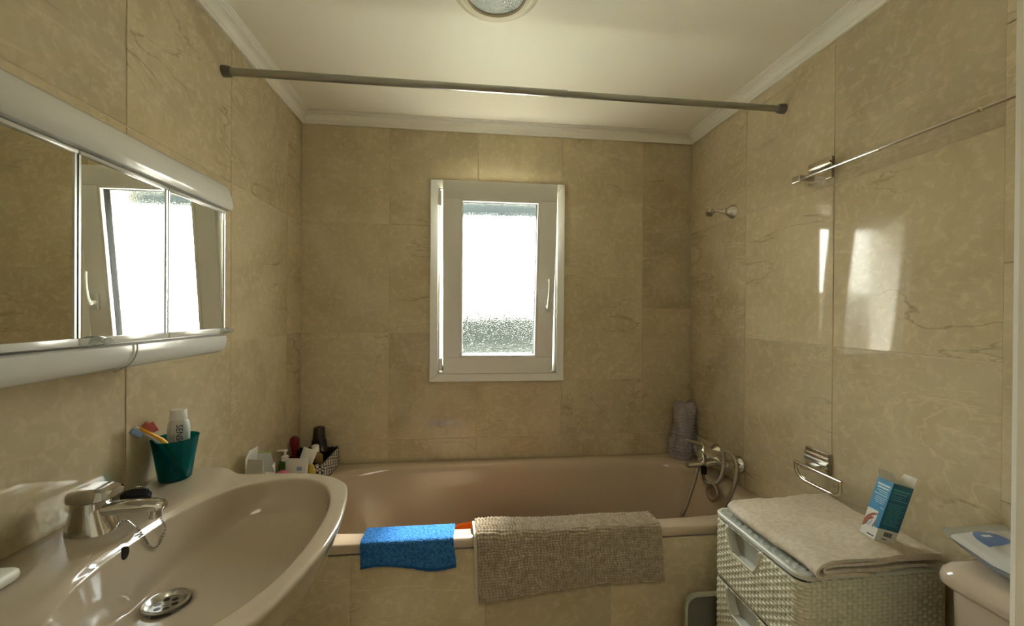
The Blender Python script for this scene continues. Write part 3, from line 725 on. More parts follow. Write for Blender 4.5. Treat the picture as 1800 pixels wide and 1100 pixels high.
# ------------------------------------------------------------------ bubble-wrapped bottle in the far right corner of the tub
bw = thing('wrapped_bottle', 'tall bottle wrapped in lilac-grey bubble wrap in the tub corner', 'bottle', (1.765, -.068, RZ))
BWM = tinted('bubble_wrap', (.85, .81, .81), (.62, .57, .58), .42, .08)
G().lathe([(.034, 0), (.036, .004), (.036, .17), (.024, .205), (.018, .215), (.018, .25), (0, .25)], (1.766, -.060, RZ), (0, 0, 1), 24).build('bottle', mat('grey_lilac_bottle', (.46, .42, .44), .3), bw)
def wrap(u, v):
    a = 2*PI*u; r = .056 - .014*v + .006*math.sin(3*a+4*v) + .005*math.sin(9*v+2*a) - .02*max(0, v-.93)*8
    fu, fv = u*20, v*17; off = .5 if int(fv) % 2 else 0
    dx, dy = ((fu+off) % 1)-.5, (fv % 1)-.5; r += .0060*max(0, 1-(dx*dx+dy*dy)*5.5)
    x = 1.766 + r*math.cos(a)*.98 - .010*(1-v); y = -.064 + r*math.sin(a)*.95
    return (min(x, W-.002), min(y, -.002), RZ + .262*v + .006*math.sin(5*a)*v)
G().grid(wrap, 120, 102).build('wrap', BWM, bw, smooth=60)

# ------------------------------------------------------------------ basket and bottles in the far left corner
bk = thing('woven_basket', 'black and white woven basket with toiletries at the tub corner', 'basket', (.086, -.17, RZ))
def weave_mat():
    m = mat('black_white_weave', (.5, .5, .5), .7); n, l, b = nodes(m)
    t = n.new('ShaderNodeTexCoord'); x = n.new('ShaderNodeTexChecker'); x.inputs['Scale'].default_value = 105
    mp = n.new('ShaderNodeMapping'); mp.inputs['Rotation'].default_value = (.6, .0, .0)
    x.inputs['Color1'].default_value = (.02, .018, .015, 1); x.inputs['Color2'].default_value = (.72, .70, .62, 1)
    l.new(t.outputs['Object'], mp.inputs[0]); l.new(mp.outputs[0], x.inputs['Vector']); l.new(x.outputs[0], b.inputs['Base Color']); return m
WV = weave_mat(); BKD = mat('black_lining', (.01, .01, .01), .8)
bx0, bx1, by0, by1, bzt = .006, .172, -.235, -.020, .664
G().box(bx0, bx1, by0, by1, RZ, RZ+.006).build('base', BKD, bk, smooth=0)
def woven(p0, p1, nrm, name='side'):
    p0, p1, nrm = Vector(p0), Vector(p1), Vector(nrm); L = (p1-p0).length; nu = int(L/.0025); nv = 32
    def fn(u, v):
        a, b = u*L/.010, v*.082/.008; h = math.sin(PI*a)*math.sin(PI*b)*.0018
        return p0.lerp(p1, u) + Vector((0, 0, .082*v)) + nrm*h
    G().grid(fn, nu, nv).build(name, WV, bk, smooth=60)
    i0, i1 = p0 - nrm*.004, p1 - nrm*.004
    g = G(); g.loft([[i0, i1, i1+Vector((0, 0, .081)), i0+Vector((0, 0, .081))], [q - nrm*.002 for q in (i0, i1, i1+Vector((0, 0, .081)), i0+Vector((0, 0, .081)))]]); g.build('lining', BKD, bk, smooth=0)
woven((bx1, by0, RZ), (bx1, by1, RZ), (1, 0, 0)); woven((bx0, by0, RZ), (bx1, by0, RZ), (0, -1, 0)); woven((bx1, by1, RZ), (bx0, by1, RZ), (0, 1, 0)); woven((bx0, by1, RZ), (bx0, by0, RZ), (-1, 0, 0))
BZ0 = RZ + .0065
def bottle(name, label, cat, x, y, prof, material, cap=None, sx=1, sy=1, rz=0, z=BZ0, grp='toiletries in the woven basket'):
    t = thing(name, label, cat, (x, y, z), grp)
    G().lathe(prof, (x, y, z), (0, 0, 1), 28, sx=sx, sy=sy).build('body', material, t)
    if cap: G().lathe(cap[0], (x, y, z), (0, 0, 1), 24, sx=cap[2] if len(cap) > 2 else 1, sy=cap[2] if len(cap) > 2 else 1).build('cap', cap[1], t)
    return t
def tubepk(label, cx, cy, tilt, rz, L, wd, label_col, z=BZ0):
    t = thing('cream_tube', label, 'tube', (cx, cy, z), 'toiletries in the woven basket')
    M = Matrix.Translation((cx, cy, z)) @ Matrix.Rotation(rz, 4, 'Z') @ Matrix.Rotation(tilt, 4, 'Y')
    R = []
    for f, hw, hd in ((0, .012, .012), (.10, .013, .013), (.13, wd*.72, .017), (.35, wd*.86, .016), (.7, wd*.96, .010), (.95, wd, .003), (1, wd, .0022)):
        R.append([M @ Vector((hw*math.cos(a), hd*math.sin(a), L*f)) for a in [2*PI*k/24 for k in range(24)]])
    G().loft(R).build('tube_body', mat('tube_white', (.72, .72, .66), .35), t)
    for k, (du, z0, z1, ww, c) in enumerate(label_col):
        g = G(); g.box(du-ww, du+ww, -.0166, -.0150, L*z0, L*z1, .001); g.xf(M); g.build('print_patch', c, t)
    return t
DKB = mat('black_brown_bottle', (.010, .008, .012), .12)
GT = 'toiletries at the tub corner'
def spot(u, y): return at(u, 800, y=y).x
x = spot(561, -.10)
t = bottle('shampoo_bottle', 'tall dark shampoo bottle with tapered black cap in the basket', 'bottle', x, -.10, [(.028, 0), (.032, .004), (.032, .10), (.030, .125), (.027, .135)], DKB,
           ([(.0268, .134), (.0262, .140), (.0225, .180), (.020, .184), (.012, .185), (0, .181)], mat('black_brown_cap', (.018, .011, .010), .15)), sx=1.02, sy=.85, grp=GT)
x = spot(555, -.175)
t = bottle('shampoo_bottle', 'gold-brown bottle with white screw cap in the basket', 'bottle', x, -.180, [(.028, 0), (.031, .004), (.031, .075), (.029, .092), (.016, .104), (.012, .108)], mat('gold_brown', (.22, .14, .035), .25),
           ([(.0145, .107), (.015, .109), (.0138, .130), (.011, .133), (0, .133)], WHITEP), sx=1.0, sy=.72, grp=GT)
G().box(x-.018, x+.018, -.2045, -.2005, BZ0+.012, BZ0+.070, .001).build('dark_label', mat('dark_label', (.05, .02, .03), .5), t)
x = spot(516, -.13)
t = thing('hair_brush', 'dark red rounded brush back standing behind the green pump bottle', 'brush', (x, -.13, BZ0), GT)
G().lathe([(.010, 0), (.012, .05), (.010, .090), (.014, .105), (.019, .125), (.018, .145), (.010, .156), (0, .158)], (x, -.13, BZ0), (.03, 0, 1), 24, sx=1.0, sy=.5).build('back', mat('dark_red', (.16, .008, .010), .3), t)
# in front of the basket, on the tub ledge
x = spot(501, -.290)
t = bottle('pump_bottle', 'green pump dispenser bottle with white nozzle beside the basket', 'bottle', x, -.290, [(.018, 0), (.021, .004), (.021, .100), (.018, .116), (.011, .121)], mat('green_bottle', (.05, .15, .02), .25), z=RZ, grp=GT)
G().lathe([(.012, .118), (.0135, .120), (.0125, .136), (.007, .138), (.005, .140), (.0045, .152), (.0090, .154), (.0090, .159), (0, .160)], (x, -.290, RZ), (0, 0, 1), 20).build('pump', WHITEP, t)
G().box(x-.030, x+.002, -.294, -.286, RZ+.153, RZ+.159, .002).build('nozzle', WHITEP, t)
BLP = mat('blue_print', (.04, .10, .20), .4)
tubepk('squeezed white cream tube with a blue label in front of the basket', spot(520, -.335), -.335, .03, .0, .140, .041, [(.014, .50, .66, .010, BLP), (.015, .72, .82, .009, mat('grey_blue_print', (.25, .35, .42), .5)), (-.014, .50, .60, .008, mat('pale_grey_print', (.5, .5, .47), .5))], z=RZ)
tubepk('folded white tube leaning behind the blue-labelled tube', spot(519, -.262), -.262, .36, .0, .160, .027, [], z=RZ)
x = spot(545, -.262)
t = tag(G().sphere((x+.012, -.288, RZ+.052), .030, 3, (.62, .6, 1.7)).build('yellow_sponge', bump(mat('yellow_sponge', (.48, .36, .05), .8), 220, .5)), 'yellow rounded sponge beside the gold-brown bottle', 'sponge', GT)
x = spot(497, -.40)
pkb = thing('soap_dish', 'pink domed soap dish between the torn carton and the white tube', 'soap dish', (x, -.40, RZ))
G().lathe([(.022, 0), (.025, .006), (.026, .085), (.0255, .100), (.021, .113), (.011, .120), (0, .121)], (x, -.40, RZ), (0, 0, 1), 28, sx=.95, sy=.85).build('lid', mat('pink_plastic', (.60, .12, .22), .3), pkb)
# torn white carton with flaps on the left ledge of the tub
tx = thing('torn_carton', 'torn white carton with open flaps by the left wall', 'carton', (.06, -.49, RZ))
def sheet(pts, material, parent, name, t=.0012):
    P_ = [Vector(p) for p in pts]; n_ = (P_[1]-P_[0]).cross(P_[-1]-P_[0]).normalized()
    return G().loft([[p for p in P_], [p+n_*t for p in P_]]).build(name, material, parent, smooth=0)
YN, YK = -.530, -.450
cq = lambda u, v, y: at(u, v, y=y)
fl0, fr0 = cq(432, 828, YN), cq(464, 828, YN)
GC = mat('grey_card', (.50, .48, .42), .8)
def dn(p): return Vector((p.x, p.y, RZ))
sheet([dn(fl0), dn(fr0), fr0, cq(462, 808, YN), cq(436, 807, YN), fl0], GC, tx, 'front_panel')
bl, br_ = cq(449, 810, YK), cq(481, 812, YK)
sheet([dn(bl), dn(br_), br_, cq(478, 803, YK), cq(476, 795, YK), cq(449, 796, YK)], PAPER, tx, 'back_panel')
sheet([cq(450, 796.5, YK-.002), cq(477, 795.5, YK-.002), cq(476.5, 793, YK-.002), cq(452, 793.5, YK-.002)], mat('lime_edge', (.45, .60, .20), .7), tx, 'green_edge')
sheet([dn(fl0), dn(bl), cq(449, 806, YK), cq(453, 784, YK-.01), cq(438, 792, -.50), cq(431, 808, YN)], PAPER, tx, 'side_flap')
sheet([dn(fr0), dn(br_), cq(483.5, 812, YK), cq(478, 818, -.48), cq(483, 830, -.50), cq(466, 829, YN)], PAPER, tx, 'side_flap')

# ------------------------------------------------------------------ cloths over the tub front rim
YO = -.686
def drape(s, out_y, in_y, ztop, r=.010):
    """path over the rim: s<0 inside, s=0 middle of the rim top, s>0 outside; returns (y,z,ny,nz)"""
    h = (in_y - out_y)/2; yc = (in_y + out_y)/2; q = r*PI/2; sg = 1 if s >= 0 else -1; a = abs(s)
    if a < h-r: return yc - s, ztop, 0, 1
    a -= h-r
    if a < q:
        t = a/r; return yc - sg*(h-r+r*math.sin(t)), ztop-r+r*math.cos(t), -sg*math.sin(t), math.cos(t)
    a -= q
    return yc - sg*h, ztop-r-a, -sg, 0
TERRY = bump(vary(mat('blue_terry', (.035, .16, .42), .95, spec=.1), (.02, .11, .33), (.06, .23, .52), 160), 420, .8, .003)
def cloth(u, v):
    s = -.055 + v*(.055+.118)
    y, z, ny, nz = drape(s, YO-.006, -.600, RZ+.007)
    x = .424 + .272*u + .006*math.sin(6*v+2)*(1 if u > .5 else .4)*v
    k = .0024*vnoise(u*120, v*75) + .0010*vnoise(u*300, v*190)
    w_ = max(0, s-.05); k += w_*(.03*math.sin(u*9+.6) + .03*math.sin(u*17+2)*.4 + .03)
    if s > .05: z += .010*math.sin(u*5.5+.5)*w_/.07 - .004*u
    return (x, y + ny*k, z + nz*k)
bc_ = thing('face_cloth', 'small blue terry cloth hung over the tub front rim', 'cloth', (.56, -.69, .5))
G().grid(cloth, 170, 120).build('terry_face', TERRY, bc_, smooth=80)
def cloth_h(u, v):
    x, y, z = cloth(u, .955+.045*v); return (x, y-.0022, z)
G().grid(cloth_h, 80, 3).build('hem', mat('blue_hem', (.02, .10, .27), .9, spec=.1), bc_, smooth=80)
def cloth_b(u, v):
    x, y, z = cloth(u, v); _, _, ny, nz = drape(-.055+v*.173, YO-.006, -.600, RZ+.007); return (x, y-ny*.004, z-nz*.004)
G().grid(cloth_b, 40, 40).build('terry_back', TERRY, bc_, smooth=80)

MATC = vary(mat('grey_beige_chenille', (.37, .31, .22), .95, spec=.08), (.32, .265, .19), (.41, .345, .25), 60)
mt = thing('bath_mat', 'grey-beige nubby bath mat folded over the tub front rim', 'bath mat', (1.06, -.70, .4))
NU, NV = 58, 40; MS0, MS1 = -.100, .228
def matf(u, v, thick=.011, nub=True):
    s = MS0 + v*(MS1-MS0)
    y, z, ny, nz = drape(s, YO-.014, -.604, RZ+.016+.006*max(0, u-.5), .016)
    x = .756 + .578*u + .010*v*(1-u)*1.2 + .012*v*u
    k = .002*math.sin(u*11+v*3)+.0025*math.sin(u*5+1)
    hang = max(0, s-.055); z += hang*.16*(u-.25)*.9
    k += hang*.05*math.sin(u*7+1)
    if nub:
        a, b = u*NU + .25*math.sin(v*NV*1.1+u*9), v*NV + .22*math.sin(u*31)+.12*math.sin(u*83)
        i, j = math.floor(a), math.floor(b); h = hsh(i, j)
        k += .0005 + .0078*(abs(math.sin(PI*a))**.30)*(abs(math.sin(PI*b))**.38)*(.75+.35*h)
    return (x, y + ny*k, z + nz*k)
pile = G().grid(lambda u, v: matf(u, v), NU*6, NV*6).build('pile', MATC, mt, smooth=80); pile['kind'] = 'stuff'
def matb(u, v):
    x, y, z = matf(u*1.012-.014, v*.992, nub=False); return (x, y, z)
G().grid(matb, 60, 60).build('backing', mat('pale_backing', (.55, .52, .43), .9, spec=.1), mt, smooth=80)
def edge(u0):
    g = G(); g.grid(lambda a, b: tuple(Vector(matf(u0, b, nub=False)).lerp(Vector(matf(u0, b, nub=False)) + (Vector(matf(u0, b)) - Vector(matf(u0, b, nub=False)))*1.0, a)), 1, 80); return g
for u0 in (0.0, 1.0): edge(u0).build('edge_binding', MATC, mt, smooth=80)

# ------------------------------------------------------------------ rattan-look drawer tower
HX, HXR, HYN, HYF, HTOP = 1.448, 1.806, -1.122, -.812, .700
hm = thing('drawer_tower', 'cream plastic rattan-look drawer tower under the folded towel', 'drawers', ((HX+HXR)/2, (HYN+HYF)/2, 0))
CREAM = mat('cream_plastic', (.66, .64, .49), .40); GREYC = mat('grey_white_plastic', (.62, .64, .58), .4)
G().box(HX+.020, HXR-.004, HYN+.006, HYF-.006, .0, HTOP-.012, .003).build('carcass', mat('cream_inside', (.36, .36, .29), .6), hm)
def wv(a, b):
    """basket weave height: a along, b up, in cells"""
    i, j = math.floor(a), math.floor(b); fa, fb = a-i, b-j
    if (i+j) % 2: return .35 + .65*math.sin(PI*fa)**.6*(1-abs(2*fb-1)**4)
    return .55*(1-abs(2*fa-1)**3)*math.sin(PI*fb)**.5
CW, CHh = .0125, .0085
RC_ = .026
def front_pt(s):
    """outline of a drawer front in plan: rounded near and far corners; returns (x,y,nx,ny)"""
    L1 = RC_*PI/2; straight = (HYF-HYN)-2*RC_
    if s < L1:
        t = s/RC_; return HX+RC_-RC_*math.sin(t), HYF-RC_+RC_*math.cos(t), -math.sin(t), math.cos(t)
    s -= L1
    if s < straight: return HX, HYF-RC_-s, -1, 0
    s -= straight; t = min(s, L1)/RC_
    return HX+RC_-RC_*math.cos(t), HYN+RC_-RC_*math.sin(t), -math.cos(t), -math.sin(t)
LT = RC_*PI + (HYF-HYN) - 2*RC_
HS0, HS1 = RC_*PI/2 + .036, RC_*PI/2 + .160     # handle opening along the front
def drawer(z0, z1):
    d = bpy.data.objects.new('drawer', None); COL.objects.link(d); place(d, (HX+.01, (HYN+HYF)/2, (z0+z1)/2), hm)
    H = z1-z0; ht = .050
    def inside(s, z, grow=0):
        if z < z1-.016-ht-grow: return False
        t = (z1-.016-z)/ht; ins = .022*max(0, t)**2.2
        return HS0+ins-grow < s < HS1-ins+grow and z < z1-.004
    def fn(u, v):
        s = u*LT; z = z0+.0015 + (H-.003)*v; x, y, nx, ny = front_pt(s)
        edge_ = min(1, min(v, 1-v)*H/.006)
        k = .0048*wv(s/CW, z/CHh)*edge_
        if inside(s, z, .006): k = .003
        return (x+nx*k, y+ny*k, z)
    nu, nv = int(LT/CW*6), int(H/CHh*5)
    G().grid(fn, nu, nv, keep=lambda u, v: not inside(u*LT, z0+.0015+(H-.003)*v)).build('woven_front', CREAM, d, smooth=50)
    # recess behind the handle opening and its raised lip
    ya, yb = front_pt(HS0)[1], front_pt(HS1)[1]
    G().box(HX+.030, HX+.034, yb-.01, ya+.01, z1-.09, z1-.004).build('handle_recess', GREYC, d, smooth=0)
    pts = [(HX-.003, ya, z1-.006)] + [(HX-.003, ya-.022*(k/6)**2.2, z1-.016-ht*k/6) for k in range(7)] + [(HX-.003, yb+.022*(k/6)**2.2, z1-.016-ht*k/6) for k in range(6, -1, -1)] + [(HX-.003, yb, z1-.006)]
    G().loft([[(x, y, z), (x+.034, y, z)] for x, y, z in pts], closed=False).build('handle_lip', GREYC, d, smooth=40)
    G().tube(pts, .0028, 8).build('lip_edge', CREAM, d)
zz = [.012, .182, .352, .520, .688]
for a, b in zip(zz, zz[1:]): drawer(a, b-.003)
def sidef(u, v):
    x = HX+RC_ + (HXR-HX-RC_)*u; z = .012 + (.676)*v; k = .0048*wv((x-HX)/CW, z/CHh)*min(1, min(u, 1-u)*40)
    return (x, HYN - k, z)
G().grid(sidef, int(.33/CW*6), int(.676/CHh*4)).build('woven_side', CREAM, hm, smooth=50)
G().grid(lambda u, v: (HX+RC_+(HXR-HX-RC_)*u, HYF, .012+.676*v), 1, 1).build('far_side', CREAM, hm, smooth=0)
g = G(); R = []
for f, z in ((0, HTOP-.012), (.004, HTOP-.010), (.004, HTOP-.002), (.001, HTOP+.001), (-.006, HTOP+.001), (-.008, HTOP-.003)):
    ring_ = []
    for k in range(40):
        x, y, nx, ny = front_pt(LT*k/39); ring_.append((x+nx*f, y+ny*f, z))
    ring_ += [(HXR+f, HYN-f, z), (HXR+f, HYF+f, z)]; R.append(ring_)
g.loft(R).build('top_rim', GREYC, hm, smooth=40)
def topf(u, v):
    x = HX+.008 + (HXR-HX-.02)*u; y = HYN+.010 + (HYF-HYN-.020)*v
    return (x, y, HTOP-.0055 + .0055*wv(x/.0125, y/.0105))
G().grid(topf, 120, 110).build('woven_top', mat('pale_grey_weave', (.58, .62, .57), .45), hm, smooth=50)

# folded towel on the drawers
TOW = bump(vary(mat('beige_terry', (.66, .58, .47), .95, spec=.08), (.60, .53, .425), (.71, .63, .51), 90), 520, .7, .002)
tw = thing('folded_towel', 'beige terry towel folded on top of the drawer tower', 'towel', (1.62, -.97, HTOP))
def layer(path, th, y0, y1, name, wav=.0, skew=0):
    pth = bez(path, 10); n_ = len(pth)
    nrm_ = []
    for i in range(n_):
        t = (pth[min(i+1, n_-1)]-pth[max(i-1, 0)]).normalized(); nrm_.append(Vector((-t.z, 0, t.x)))
    cum = [0]
    for a, b in zip(pth, pth[1:]): cum.append(cum[-1]+(b-a).length)
    NY = 70
    def pt(i, j, side):
        v = j/NY; p = pth[i]; y = y0+(y1-y0)*v
        q = p + nrm_[i]*side*th/2
        dz = wav*(math.sin(q.x*38+v*5)*.4 + math.sin(v*11+q.x*9)*.5 + (vnoise(q.x*40, y*40)-.5)*1.2)
        dz += .0165*math.exp(-((q.x-1.632)/.050)**2 - ((y+1.085)/.060)**2)*max(0, min(1, (q.z-b0-.006)/.012))
        sh_ = skew*(q.x-1.45)
        return Vector((q.x + .006*math.sin(v*7), y + sh_ + .004*math.sin(q.x*30+v), q.z + dz + .0012*vnoise(q.x*380, y*380)))
    g = G(); ids = [(i, 1) for i in range(n_)] + [(i, -1) for i in range(n_-1, -1, -1)]
    g.loft([[pt(i, j, s) for i, s in ids] for j in range(NY+1)])
    return g.build(name, TOW, tw, smooth=70)
b0 = HTOP + .005
layer([(1.770, 0, b0+.0325), (1.70, 0, b0+.033), (1.60, 0, b0+.033), (1.50, 0, b0+.0325), (1.474, 0, b0+.0305), (1.462, 0, b0+.0185), (1.472, 0, b0+.0065), (1.50, 0, b0+.0035), (1.56, 0, b0+.0032), (1.60, 0, b0+.002)], .0075, -1.150, -.850, 'outer_fold', .0032, .02)
layer([(1.772, 0, b0+.0235), (1.70, 0, b0+.0245), (1.60, 0, b0+.0240), (1.50, 0, b0+.0240), (1.486, 0, b0+.0215), (1.486, 0, b0+.0140), (1.50, 0, b0+.0120), (1.60, 0, b0+.0118), (1.70, 0, b0+.011), (1.775, 0, b0+.0085)], .0062, -1.147, -.853, 'inner_fold', .0014, .02)
# little carton leaning on the wall
bxn = thing('medicine_box', 'blue and white medicine carton tilting towards the wall on the folded towel', 'box', (1.69, -1.085, .742))
# pose from its six visible corners: it sits on the slope of a rumple in the towel and leans towards the wall
A1 = Vector((1.6450, -1.1036, .7578)); e2 = Vector((.9522, .067, -.2979)); e1 = Vector((-.0482, .9964, .0698)); e3 = Vector((.3015, -.0521, .952))
Lb1, Lb2, Hb = .0342, .0574, .1359
TEALB = mat('box_blue', (.03, .22, .42), .45); BOXW = mat('box_white', (.70, .70, .66), .5); TEALD = mat('box_teal', (.008, .125, .215), .45)
def bp_(a, b, c): return A1 + e1*a + e2*b + e3*c
def panel(p, q, r, s_, material, name, t=.0008, par=None):
    P_ = [Vector(x) for x in (p, q, r, s_)]; n_ = (P_[1]-P_[0]).cross(P_[3]-P_[0]).normalized()
    cc = bp_(Lb1/2, Lb2/2, Hb/2)
    if n_.dot(P_[0]-cc) < 0: n_ = -n_
    return G().loft([[x - n_*t for x in P_], [x for x in P_]]).build(name, material, par or bxn, smooth=0), n_
fl, n_l = panel(bp_(0, 0, 0), bp_(Lb1, 0, 0), bp_(Lb1, 0, Hb), bp_(0, 0, Hb), BOXW, 'left_face')
fr, n_r = panel(bp_(0, 0, 0), bp_(0, Lb2, 0), bp_(0, Lb2, Hb), bp_(0, 0, Hb), BOXW, 'front_face')
panel(bp_(Lb1, 0, 0), bp_(Lb1, Lb2, 0), bp_(Lb1, Lb2, Hb), bp_(Lb1, 0, Hb), BOXW, 'back_face')
panel(bp_(0, Lb2, 0), bp_(Lb1, Lb2, 0), bp_(Lb1, Lb2, Hb), bp_(0, Lb2, Hb), BOXW, 'wall_face')
panel(bp_(0, 0, 0), bp_(Lb1, 0, 0), bp_(Lb1, Lb2, 0), bp_(0, Lb2, 0), BOXW, 'bottom_face')
panel(bp_(0, Lb2, Hb), bp_(Lb1, Lb2, Hb), bp_(Lb1*.9, Lb2+.006, Hb+.024), bp_(Lb1*.1, Lb2+.006, Hb+.024), BOXW, 'open_flap')
panel(bp_(Lb1, 0, Hb), bp_(Lb1, Lb2, Hb), bp_(Lb1+.012, Lb2*.9, Hb+.016), bp_(Lb1+.012, Lb2*.1, Hb+.016), BOXW, 'open_flap')
def patch(face, a0, a1, c0_, c1, material, name, left=True, off=.0003):
    """flat print on a face of the carton"""
    f = (lambda a, c: bp_(a, 0, c)) if left else (lambda a, c: bp_(0, a, c)); n_ = n_l if left else n_r
    P_ = [f(a0, c0_), f(a1, c0_), f(a1, c1), f(a0, c1)]
    return G().loft([[p for p in P_], [p + n_*off for p in P_]]).build(name, material, face, smooth=0)
patch(fl, 0, Lb1, Hb*.46, Hb, TEALB, 'blue_print', True); patch(fl, 0, .010, Hb*.20, Hb*.46, TEALB, 'blue_print', True); 
patch(fr, 0, Lb2, Hb*.215, Hb, TEALD, 'teal_print', False)
SKIN = mat('print_hand', (.30, .10, .06), .6); PTXT = mat('print_text', (.55, .70, .76), .5); DTXT = mat('print_dark', (.05, .05, .06), .5); MTXT = mat('print_teal_text', (.10, .38, .46), .5)
for k, (c_, a0, a1, t) in enumerate([(.905, .10, .90, .030), (.855, .15, .85, .026), (.805, .2, .85, .010), (.775, .3, .9, .008), (.735, .1, .9, .013), (.690, .25, .9, .008), (.660, .2, .85, .008), (.630, .2, .85, .008), (.60, .3, .8, .008), (.53, .7, .92, .010)]):
    patch(fl, Lb1*(1-a1), Lb1*(1-a0), Hb*(c_-t/2), Hb*(c_+t/2), PTXT, 'print_line', True, .0005)
for k, (c_, a0, a1, t) in enumerate([(.90, .08, .92, .030), (.85, .08, .8, .022), (.80, .08, .75, .010), (.77, .08, .6, .008), (.735, .08, .92, .012)] + [(.66-.03*i, .1, .9-.08*(i % 3), .009) for i in range(13)]):
    patch(fr, Lb2*a0, Lb2*a1, Hb*(c_-t/2), Hb*(c_+t/2), MTXT, 'print_line', False, .0005)
for k in range(9): patch(fr, Lb2*(.36+.045*k), Lb2*(.36+.045*k+(.018 if k % 3 else .03)), Hb*.10, Hb*.175, DTXT, 'barcode_bar', False, .0004)
patch(fr, Lb2*.3, Lb2*.55, Hb*.045, Hb*.06, DTXT, 'print_line', False, .0004)
patch(fl, Lb1*.12, Lb1*.55, Hb*.04, Hb*.06, DTXT, 'print_line', True, .0004)
# printed hand holding a nozzle on the left face
def blob(pts, material, nm, off):
    P_ = [bp_(a*Lb1, 0, c_*Hb) for a, c_ in pts]; return G().loft([[p + n_l*.0002 for p in P_], [p + n_l*off for p in P_]]).build(nm, material, fl, smooth=0)
blob([(.98, .12), (.98, .25), (.85, .33), (.6, .40), (.35, .425), (.25, .41), (.5, .37), (.62, .33), (.45, .34), (.45, .32), (.68, .26), (.75, .18)], SKIN, 'printed_hand', .0004)
blob([(.62, .16), (.48, .23), (.45, .29), (.55, .27), (.68, .20)], mat('print_blue_spray', (.35, .50, .65), .6), 'printed_spray', .0005)
blob([(.35, .17), (.25, .25), (.22, .33), (.30, .33), (.36, .25), (.42, .19)], mat('print_grey', (.30, .22, .20), .6), 'printed_nozzle', .0005)

# ------------------------------------------------------------------ tray stood on edge between tub and drawers
bn = thing('plastic_tray', 'grey plastic tray with pale rim stood upright between tub and drawer tower', 'tray', (1.53, -.77, 0))
PALEG = mat('pale_green_grey', (.46, .48, .38), .4)
def rr2(x0, x1, z0, z1, r, y):
    o = []
    for cx_, cz_, a0 in ((x1-r, z1-r, 0), (x0+r, z1-r, PI/2), (x0+r, z0+r, PI), (x1-r, z0+r, 3*PI/2)):
        for k in range(7): o.append((cx_+r*math.cos(a0+k*PI/12), y, cz_+r*math.sin(a0+k*PI/12)))
    return o
LM = Matrix.Translation((1.39, -.75, 0)) @ Matrix.Rotation(-.05, 4, 'Y') @ Matrix.Translation((-1.39, .75, 0))
x0, x1, z1 = 1.372, 1.66, .438
g = G(); g.loft([rr2(x0+.012, x1-.012, .012, z1-.012, .030, -.762), rr2(x0+.006, x1-.006, .006, z1-.006, .033, -.770), rr2(x0+.004, x1-.004, .004, z1-.004, .034, -.786), rr2(x0, x1, 0, z1, .036, -.787), rr2(x0, x1, 0, z1, .036, -.791), rr2(x0+.007, x1-.007, .007, z1-.007, .032, -.791), rr2(x0+.009, x1-.009, .009, z1-.009, .031, -.787)], True, False).build('rim', PALEG, bn, smooth=40)
G().loft([rr2(x0+.0085, x1-.0085, .0085, z1-.0085, .031, -.7875), rr2(x0+.010, x1-.010, .010, z1-.010, .030, -.776), rr2(x0+.018, x1-.018, .018, z1-.018, .026, -.772)], False, True).build('inner_face', mat('mid_grey_plastic', (.21, .21, .17), .45), bn, smooth=40)

# ------------------------------------------------------------------ toilet and wipes
to = thing('toilet', 'beige ceramic toilet with low cistern by the right wall', 'toilet', (1.55, -1.42, 0))
def rb(x0, x1, y0, y1, r, z, N=6):
    o = []
    for cx_, cy_, a0 in ((x1-r, y1-r, 0), (x0+r, y1-r, PI/2), (x0+r, y0+r, PI), (x1-r, y0+r, 3*PI/2)):
        for k in range(N+1): o.append((cx_+r*math.cos(a0+k*PI/2/N), cy_+r*math.sin(a0+k*PI/2/N), z))
    return o
TY0, TY1, TX0, TX1 = -1.600, -1.222, 1.638, W-.008
CER2 = mat('pinkish_ceramic', (.53, .44, .345), .12, spec=.6)
g = G(); g.loft([rb(TX0+.05, TX1, TY0+.03, TY1-.03, .03, .40), rb(TX0+.022, TX1, TY0+.015, TY1-.015, .035, .50), rb(TX0+.014, TX1, TY0+.012, TY1-.012, .035, .748)]).build('cistern', CER2, to, smooth=50)
g = G(); R = []
for i, z in ((.012, .746), (.004, .748), (.0, .754), (.0, .766), (.003, .776), (.010, .785), (.022, .7905), (.06, .793)): R.append(rb(TX0+i, TX1, TY0+i, TY1-i, .034, z))
g.loft(R).build('cistern_lid', CER2, to, smooth=50)
G().lathe([(.020, -.002), (.020, .005), (.017, .007), (0, .007)], (1.735, -1.53, .793), (0, 0, 1), 24).build('flush_button', CHROME, to)
g = G(); g.loft([sup(1.46, -1.41, .13, .11, 2.4, 0, 36), sup(1.46, -1.41, .12, .10, 2.4, .10, 36), sup(1.44, -1.41, .16, .13, 2.3, .25, 36), sup(1.42, -1.41, .215, .175, 2.3, .36, 36), sup(1.42, -1.41, .225, .18, 2.3, .40, 36)]).build('pan', CER2, to, smooth=50)
G().loft([sup(1.42, -1.41, .228, .183, 2.3, .402, 36), sup(1.42, -1.41, .230, .186, 2.3, .415, 36), sup(1.42, -1.41, .220, .178, 2.3, .428, 36)]).build('seat_lid', CER2, to, smooth=50)
wp = thing('wipes_pack', 'white soft pack of wipes with blue badge on the cistern lid', 'pack', (1.735, -1.33, .793))
WPM = mat('white_film', (.62, .63, .62), .25); WG = mat('grey_blue_film', (.20, .23, .28), .3)
px0, px1, py0, py1 = 1.662, 1.802, -1.450, -1.238
def pk(u, v, side):
    x = px0+(px1-px0)*u; y = py1+(py0-py1)*v
    e_ = min(1, (4*u*(1-u))**.35) * min(1, (4*v*(1-v)+.02)**.30)
    mid = .820 + .016*max(0, 1-v*3.2)
    return (x, y, mid + side*(.023*e_ + .0004) + .0012*math.sin(u*23+v*17)*e_)
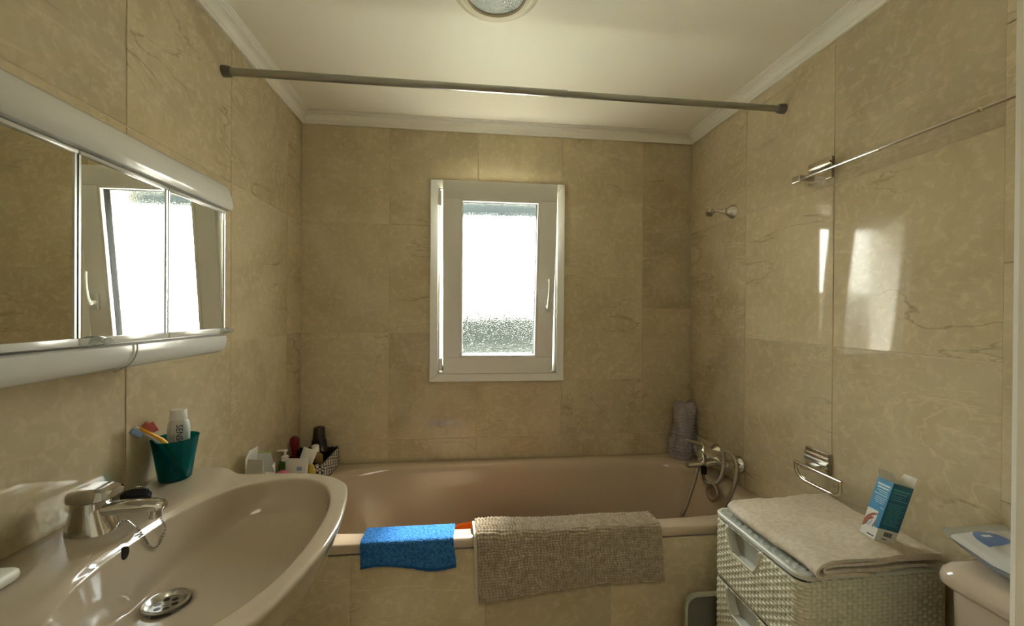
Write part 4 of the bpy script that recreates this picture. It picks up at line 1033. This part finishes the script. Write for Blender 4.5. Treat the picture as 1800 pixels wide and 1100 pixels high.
G().grid(lambda u, v: pk(u, v, 1), 40, 50).build('top_film', WPM, wp, smooth=80)
G().grid(lambda u, v: pk(u, v, -1), 40, 50).build('bottom_film', WG, wp, smooth=80)
G().grid(lambda u, v: (px0-.006+(px1-px0+.008)*u, py1+.014-.016*v, .8365+.010*(1-v)+.0006*math.sin(u*160)), 60, 4).build('crimp_seal', WPM, wp, smooth=60)
def onpack(u, v, o=.0008): p = Vector(pk(u, v, 1)); p.z += o; return p
BADGE = mat('badge_blue', (.12, .20, .42), .4)
g = G(); cu_, cv_ = .34, .20
def arc(a, r): return onpack(cu_ + r*.20*math.cos(a), cv_ - r*.11*math.sin(a)*1.5)
vs = [arc(PI*k/16, 1) for k in range(17)]; lo = [onpack(cu_ + .20*math.cos(PI*k/16), cv_+.03) for k in range(17)]
g.loft([vs, [a.lerp(b, .33) if False else onpack(cu_ + .20*math.cos(PI*k/16), cv_ - .11*1.5*math.sin(PI*k/16)*.5+.01) for k, (a, b) in enumerate(zip(vs, lo))], lo], closed=False).build('badge', BADGE, wp, smooth=0)
g = G(); g.loft([[onpack(cu_-.07+.14*k/8, cv_-.10+.03*q, .0014) for k in range(9)] for q in (0, 1)], closed=False).build('badge_print', mat('badge_white', (.7, .74, .8), .4), wp, smooth=0)
g = G(); c_ = onpack(.22, .36, .001); g.lathe([(.0065, -.0006), (.0065, .0004), (0, .0004)], c_, (-.3, 0, 1), 20, sx=1, sy=.8); g.build('red_dot', mat('dark_red_print', (.22, .01, .02), .4), wp)

# ------------------------------------------------------------------ ceiling light
cl = thing('ceiling_light', 'round cream ceiling light with grey glass, switched off', 'ceiling light', (.802, -.815, ZC-.02))
CLM = mat('cream_enamel', (.70, .66, .50), .35)
c = (.802, -.815, ZC)
G().lathe([(.119, .001), (.119, -.003), (.114, -.008), (.102, -.011), (.095, -.011)], c, (0, 0, 1), 64, caps=False).build('outer_ring', CLM, cl)
G().lathe([(.0955, -.006), (.0945, -.013), (.082, -.016), (.078, -.012), (.078, .004)], c, (0, 0, 1), 64, caps=False).build('inner_ring', CLM, cl)
G().lathe([(.0785, -.010), (.060, -.0125), (.03, -.0145), (0, -.015)], c, (0, 0, 1), 48).build('glass', bump(mat('grey_glass', (.22, .25, .21), .15), 220, .5, kind='v'), cl)
